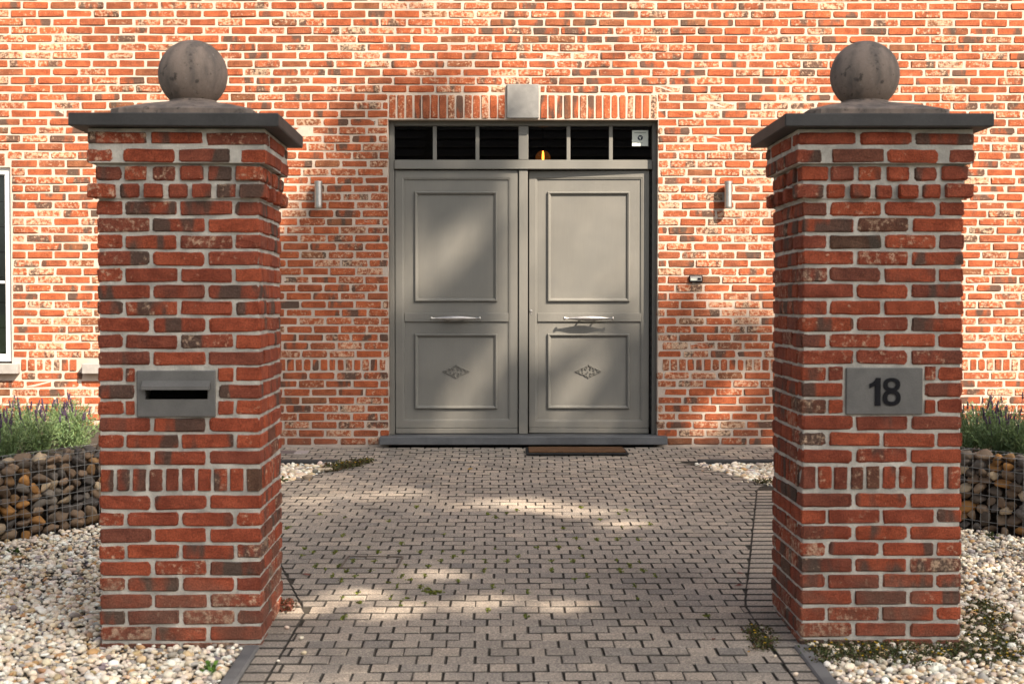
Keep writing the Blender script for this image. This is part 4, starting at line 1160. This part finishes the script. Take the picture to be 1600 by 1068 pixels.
def stuff(name, data, label, cat):
    V, F_, C = data; o = link(name, fast_mesh(name, V, F_, LEAFM, C)); return tag(o, label, cat, kind='stuff')
ms = []
for (x, y) in moss_spots:
    w = 0
    if 6.7 < y < 7.9 and -1.05 < x < .75: w = .75
    elif 6.3 < y < 9.2 and -1.3 < x < .9: w = .16
    if random.random() < w:
        for k in range(random.randint(1, 4)): ms.append((x + random.uniform(-.004, .004), y + random.uniform(-.045, .045), gz(y) - .006))
for (px, py) in ((668, 925), (662, 923), (676, 927), (682, 924), (690, 925), (670, 920), (640, 935), (565, 942), (645, 906)):
    p = gnd(px, py); ms += [(p.x + random.uniform(-.02, .02), p.y + random.uniform(-.01, .01), p.z - .002)] * 2
stuff('moss', leaflets(ms, 18, .0055, .009, .011, [(.19, .225, .035), (.12, .155, .028), (.22, .24, .050)]), 'bright green moss and seedlings in the paving joints', 'moss')
def area_pts(pxpoly, n):
    xs = [p[0] for p in pxpoly]; ys = [p[1] for p in pxpoly]; out = []
    while len(out) < n:
        x, y = random.uniform(min(xs), max(xs)), random.uniform(min(ys), max(ys))
        if inside(pxpoly, np.array([x]), np.array([y]))[0]: p = gnd(x, y); out.append((p.x, p.y, p.z - .004))
    return out
P1 = area_pts([(1258, 1007), (1512, 1000), (1500, 1024), (1440, 1044), (1390, 1032), (1330, 1034), (1290, 1040), (1268, 1028)], 260)
P1 = [p for p in P1 if p[1] < YP - .012]
stuff('creeping_weed', leaflets(P1, 24, .018, .022, .012, WEEDC + [GREENS[1]], 34), 'dark creeping weed with yellow flowers along the numbered pillar foot', 'weeds')
P2 = area_pts([(1508, 945), (1545, 940), (1578, 965), (1560, 985), (1600, 985), (1600, 1030), (1540, 1042), (1500, 1028), (1508, 1000)], 300)
P2 = [p for p in P2 if not (p[0] < XRp + PW + .01 and p[1] > YP - .01)]
stuff('creeping_weed', leaflets(P2, 20, .020, .018, .012, WEEDC + [GREENS[1], (.07, .075, .02)], 40), 'creeping weed with yellow flowers spreading over right-hand gravel', 'weeds')
P3 = area_pts([(1165, 985), (1190, 978), (1212, 995), (1210, 1016), (1180, 1018)], 34)
o = stuff('creeping_weed', leaflets(P3, 32, .014, .022, .011, WEEDC, 5), 'low brownish weed clump on the drive beside the numbered pillar', 'weeds')
P4 = area_pts([(500, 731), (545, 722), (590, 719), (560, 728), (520, 737)], 60)
stuff('creeping_weed', leaflets(P4, 26, .020, .030, .018, WEEDC, 8, fs=.010), 'brown weed along the kerb left of the door', 'weeds')
P5 = [tuple(gnd(1182 + k * 2.5, 756 - abs(k - 4) * .4)) for k in range(10)]
stuff('creeping_weed', leaflets(P5, 18, .02, .03, .016, WEEDC), 'weed at the gravel corner right of the drive', 'weeds')
P6 = [(x, y, gz(y)) for x, y in [(-.955 + random.uniform(-.012, .02), 6.50 + random.uniform(-.07, .07)) for _ in range(14)]]
stuff('creeping_weed', leaflets(P6, 24, .012, .035, .014, [(.16, .045, .025), (.11, .035, .02), (.06, .04, .02)]), 'reddish weed at the inner foot of the letterbox pillar', 'weeds')
def small_plant(px, py, label, col, n=26, s=.022, h=.035):
    p = gnd(px, py); V, F_, C = leaflets([(0, 0, 0)], n, .014, h, s, col); root = tag(empty('weed_plant', (p.x, p.y, p.z)), label, 'weed', 'seedlings in the gravel')
    link('foliage', fast_mesh('foliage', V, F_, LEAFM, C), root)
small_plant(326, 1052, 'small bright green weed in the gravel at the bottom left', [(.14, .26, .04), (.11, .22, .04)], 40)
small_plant(545 - 100, 752, 'tiny green weed at the gravel tip behind the letterbox pillar', GREENS)
small_plant(1548, 842, 'tiny green weed at the foot of the right gabion', GREENS)
small_plant(22, 868, 'small green weed at the foot of the left gabion', GREENS)
def leaf_thing(px, py, col, label, s=.03):
    p = gnd(px, py); m = MB()
    V = [(0, -s, .002), (s * .45, -s * .3, .006), (s * .4, s * .35, .008), (0, s, .004), (-s * .4, s * .3, .010), (-s * .45, -s * .35, .005), (0, 0, .002)]
    m.add(V, [(i, (i + 1) % 6, 6) for i in range(6)], (*col, 1)); o = m.build('fallen_leaf', LEAFM, loc=(p.x, p.y, p.z + .003), rot=(0, 0, random.uniform(0, 6)))
    tag(o, label, 'leaf', 'fallen leaves on the drive')
leaf_thing(735, 733.5, (.40, .25, .04), 'curled yellow leaf on the paving before the doors')
leaf_thing(1157, 897, (.16, .035, .03), 'dark red leaf on the paving, farther of the right pair', .02)
leaf_thing(1154, 916, (.17, .04, .03), 'dark red leaf on the paving, nearer of the right pair', .022)
leaf_thing(1115, 1000, (.14, .035, .03), 'small dark red leaf near the weed clump on the drive', .018)
leaf_thing(478, 899, (.20, .07, .05), 'reddish leaf on the paving near the letterbox pillar', .03)
leaf_thing(1170, 1020, (.45, .24, .03), 'orange petal-like leaf beside the weed clump', .010)
# loose stones by the gravel tip
for (px, py, s, lab, c) in ((481, 748, .065, 'flat brown stone at the gravel edge left of the door', (.24, .19, .14)), (512, 736, .055, 'pale stone with brown side at the tip of the left gravel', (.36, .30, .22))):
    p = gnd(px, py); o = link('loose_stone', random.choice(STV), None, (p.x, p.y, p.z + s * .25), (.1, .1, 1), (s, s * .6, s * .40), (*c, 1)); tag(o, lab, 'stone')
# access cover set in the paving
p0, p1 = gnd(532, 888), gnd(629, 869.5)
ac = tag(empty('access_cover', ((p0.x + p1.x) / 2, (p0.y + p1.y) / 2, gz((p0.y + p1.y) / 2))), 'small rectangular access cover with thin metal rim in the paving', 'access cover')
ac.rotation_euler = (math.atan(SL), 0, R(-2))
w, l = (p1.x - p0.x) / 2, (p1.y - p0.y) / 2
m = MB()
for (a, b, c, d) in ((-w, w, -l, -l + .007), (-w, w, l - .007, l), (-w, -w + .007, -l + .0075, l - .0075), (w - .007, w, -l + .0075, l - .0075)): mbox(m, a, b, c, d, -.03, .0065, .001)
m.build('cover_rim', plain('rusty_rim', (.16, .13, .10), (.10, .08, .07), 40, .7, .3, metal=.3), ac)
m = MB(); V, Fc = cham(.03, .012, .004, .001); m.add(V, Fc); m.build('lift_lug', KERB, ac, loc=(-w + .03, l - .03, .003))
# cut stones beside the path, left of the door
p = gnd(476, 706)
sp = tag(empty('drain_lid', (X(460, 11.5), 11.62, gz(11.62))), 'smooth brown stone lid with a pale corner in the path by the wall', 'drain lid')
m = MB(); mbox(m, -.30, -.02, -.10, .10, -.03, .004, .003); m.build('lid', plain('brown_stone_lid', (.17, .13, .12), (.13, .105, .10), 8, .8, .2), sp)
m = MB(); mbox(m, -.012, .09, -.10, .10, -.03, .005, .003); m.build('pale_slab', plain('pale_slab', (.36, .31, .29), (.31, .27, .26), 8, .8, .2), sp)

# ------------------------------------------------------------------ trees along the street (they shade the drive)
Uv = Vector((-SUN.y, SUN.x, 0)).normalized(); Vv = SUN.cross(Uv).normalized()
if Vv.z < 0: Vv = -Vv
def uv(p): p = Vector(p); return p.dot(Uv), p.dot(Vv)
def leaf_cloud(P, size, cols, seed):
    g = np.random.default_rng(seed); n = len(P)
    D = unit(g.normal(size=(n, 3))); W = unit(np.cross(D, g.normal(size=(n, 3))))
    c = np.array(cols)[g.integers(0, len(cols), n)] * g.uniform(.7, 1.25, (n, 1))
    L = g.uniform(.7, 1.3, n) * size
    return quads_from(P - D * (L * .5)[:, None], D, W, L, L * .36, c)
TREEC = [(.060, .095, .022), (.045, .080, .020), (.080, .115, .030)]
def limb(m, a, b, r0, r1, bend=.4, n=6, rnd=random):
    a, b = Vector(a), Vector(b); off = Vector((rnd.uniform(-1, 1), rnd.uniform(-1, 1), rnd.uniform(-.3, .6))) * bend
    pts = [a.lerp(b, k / n) + off * math.sin(math.pi * k / n) for k in range(n + 1)]
    tube(m, pts, r0, 8, r1=r1); return pts
def shade_uv(px, py, plane):       # where a photographed spot lies as seen from the sun
    p = at(px, py, YW) if plane == 'w' else gnd(px, py); return uv(p)
# openings in the crown through which the sun reaches the doors and the drive: (px, py, plane, ru, rv)
GAPS = [(915, 330, 'w', .42, .62), (905, 235, 'w', .55, .26), (1110, 300, 'w', .42, .50), (1150, 430, 'w', .3, .30), (1120, 640, 'w', .22, .16),
        (768, 555, 'w', .17, .22), (745, 600, 'w', .20, .22), (715, 650, 'w', .24, .16), (735, 350, 'w', .26, .22), (680, 400, 'w', .26, .26), (950, 545, 'w', .14, .18), (905, 610, 'w', .15, .26), (825, 450, 'w', .16, .40), (960, 640, 'w', .13, .12),
        (660, 350, 'w', .10, .3), (1040, 420, 'w', .2, .3),
        (790, 784, 'g', .34, .11), (850, 790, 'g', .34, .11), (910, 800, 'g', .32, .10), (970, 818, 'g', .26, .09), (500, 778, 'g', .30, .05), (620, 772, 'g', .30, .05),
        (690, 895, 'g', .26, .10), (560, 930, 'g', .24, .12), (830, 880, 'g', .24, .10), (620, 952, 'g', .30, .08), (760, 940, 'g', .28, .08), (880, 945, 'g', .28, .08), (470, 950, 'g', .2, .12)]
GUV = [(*shade_uv(a, b, c), ru, rv) for a, b, c, ru, rv in GAPS]
SHADE = [(250, 720), (250, 420), (425, 400), (460, 335), (500, 300), (560, 262), (625, 262), (800, 268), (815, 330), (790, 420), (828, 548), (900, 532), (965, 500), (1012, 430), (1030, 440), (1110, 450), (1215, 520), (1330, 560), (1330, 720)]
THIN = [(460, 265), (540, 150), (640, 120), (790, 140), (800, 268), (625, 262)]
def keep(P):
    """leaves stay where their shadow falls on the shaded part of the house front, the drive and the pillars"""
    u = P @ np.array(Uv); v = P @ np.array(Vv); n = len(P); ok = np.ones(n, dtype=bool)
    for (gu, gv, ru, rv) in GUV:
        q = ((u - gu) / ru) ** 2 + ((v - gv) / rv) ** 2
        ok &= ~(q < rng.uniform(.35, 1.15, n))
    S = np.array(SUN); t = (YW - P[:, 1]) / S[1]; W = P + S[None] * t[:, None]      # where the shadow meets the wall plane
    px = 785 + W[:, 0] / YW * F_PX; py = 472 - (W[:, 2] - CAM.z) / YW * F_PX
    px = px + rng.normal(0, 9, n); py = py + rng.normal(0, 9, n)
    onw = W[:, 2] > 0; shade = inside(SHADE, px, py); thin = inside(THIN, px, py) & (rng.uniform(size=n) < .22)
    t2 = (YP - P[:, 1]) / S[1]; Q = P + S[None] * t2[:, None]      # shadow on the pillars' faces
    onp = (Q[:, 2] > -.2) & (Q[:, 2] < 2.45) & (((Q[:, 0] > -1.75) & (Q[:, 0] < -.85)) | ((Q[:, 0] > 1.05) & (Q[:, 0] < 1.98)))
    return onp | (ok & (~onw | shade | thin | (rng.uniform(size=n) < .02)))
def world_of(u, v, w): return Uv * u + Vv * v + SUN * w
def crown_points(lobes, per):
    out = []
    for (c, rad, n) in lobes:
        # clumps inside each lobe, leaves inside each clump
        k = max(6, n // per); cc = rng.normal(size=(k, 3)); cc = unit(cc) * (rng.uniform(.15, 1, k) ** .45)[:, None] * np.array(rad); cc += np.array(c)
        for q in cc: out.append(q + rng.normal(size=(per, 3)) * np.array(rad) * .17)
    return np.concatenate(out)
def tree(name, label, base, lobes, r0, seed, filt=False, size=.17, per=45, group='trees along the street', fine=None):
    rnd = random.Random(seed)
    root = tag(empty(name, base), label, 'tree', group); b = Vector(base)
    m = MB(); cs = [Vector(l[0]) for l in lobes]; ctr = sum(cs, Vector()) / len(cs); fork = b.lerp(Vector((ctr.x, ctr.y, ctr.z)), .45); fork.x = b.x * .7 + fork.x * .3; fork.y = b.y * .7 + fork.y * .3
    limb(m, (0, 0, -.2), fork - b, r0, r0 * .7, .15, 7, rnd)
    for c in cs:
        pts = limb(m, fork - b, c - b, r0 * .40, r0 * .08, .5, 7, rnd)
        for k in range(5):
            limb(m, pts[3 + k % 4], c - b + Vector((rnd.uniform(-1, 1), rnd.uniform(-1, 1), rnd.uniform(-.6, 1))) * .8, r0 * .07, r0 * .02, .2, 5, rnd)
    m.build('trunk', BARK, root, smooth=True)
    P = crown_points(lobes, per)
    if filt: P = P[keep(P)]
    V, F_, C = leaf_cloud(P - np.array(base)[None], size, TREEC, seed)
    if fine:
        Q = np.concatenate([np.array(c) + unit(rng.normal(size=(n, 3))) * (rng.uniform(0, 1, n) ** .4)[:, None] * np.array(rad) for c, rad, n in fine]); Q = Q[keep(Q)]
        V2, F2, C2 = leaf_cloud(Q - np.array(base)[None], .085, TREEC, seed + 1); V = np.concatenate([V, V2]); F_ = np.concatenate([F_, F2 + len(C)]); C = np.concatenate([C, C2]); link('crown', fast_mesh('crown', V, F_, LEAFM, C), root)
    return root
def lobe_uv(u, v, w, ru, rv, rw, n):
    c = world_of(u, v, w); return (tuple(c), (max(ru, .8), max(ru, .8), rv), n)
wl = lambda px, py: shade_uv(px, py, 'w'); gl_ = lambda px, py: shade_uv(px, py, 'g')
pil_l = uv((-1.3, 5.9, 1.0)); pil_r = uv((1.5, 5.9, .9))
LOBES = []
def L_(c, w, r, n): LOBES.append((tuple(world_of(c[0], c[1], w)), (r, r, r), int(n * 1.7)))
L_(wl(530, 480), 21, 1.15, 2600); L_(wl(620, 620), 21, 1.05, 1900); L_(wl(760, 420), 20.5, 1.0, 1700); L_(wl(900, 600), 20, 1.1, 1900); L_(wl(1080, 560), 19.5, 1.0, 1500)
FINE = []
def F2_(c, w, r, n): FINE.append((tuple(world_of(c[0], c[1], w)), (r, r, r), n))
F2_((pil_l[0], pil_l[1] + .35), 15.5, 1.7, 17000); F2_((pil_r[0], pil_r[1] + .1), 14.5, 1.7, 17000); F2_((pil_l[0] - 1.6, pil_l[1] - .3), 15, 1.6, 5500); F2_(gl_(700, 1010), 14.5, 1.6, 7500); F2_((pil_r[0] + 1.9, pil_r[1] - .4), 14, 1.6, 6500)
F2_(gl_(600, 745), 19, 1.3, 5600); F2_(gl_(900, 745), 18.5, 1.3, 5600); F2_(gl_(1100, 790), 18, 1.3, 5000); F2_(gl_(500, 850), 17, 1.3, 4600); F2_(gl_(800, 865), 16.5, 1.3, 4600); F2_(gl_(1050, 900), 16, 1.3, 4800)
L_(gl_(480, 715), 20, .9, 1300); L_(gl_(1150, 715), 19.5, .9, 1300)
L_(wl(660, 200), 21.5, .8, 900); L_(wl(500, 620), 21, 1.0, 1800)
cx = sum(l[0][0] for l in LOBES) / len(LOBES); cy = sum(l[0][1] for l in LOBES) / len(LOBES)
tree('street_tree', 'tall broad tree across the street, out of the photo, shading the drive', (cx + .5, cy - .5, ZS - .1), LOBES, .34, 21, True, fine=FINE)
for i, (x, y, hgt) in enumerate(((-9, -13, 7.5), (-2.5, -16, 8.5), (5.5, -19, 9))):
    lob = [((x + random.uniform(-1.2, 1.2), y + random.uniform(-1, 1), hgt * f), (2.2, 2.2, 1.7), 1500) for f in (.45, .62, .8, .95)]
    tree('street_tree', ['smaller tree across the street, farthest left behind the camera', 'smaller tree across the street, straight behind the camera', 'smaller tree across the street, right behind the camera'][i], (x, y, ZS - .1), lob, .2, 30 + i, False, .22, 45)
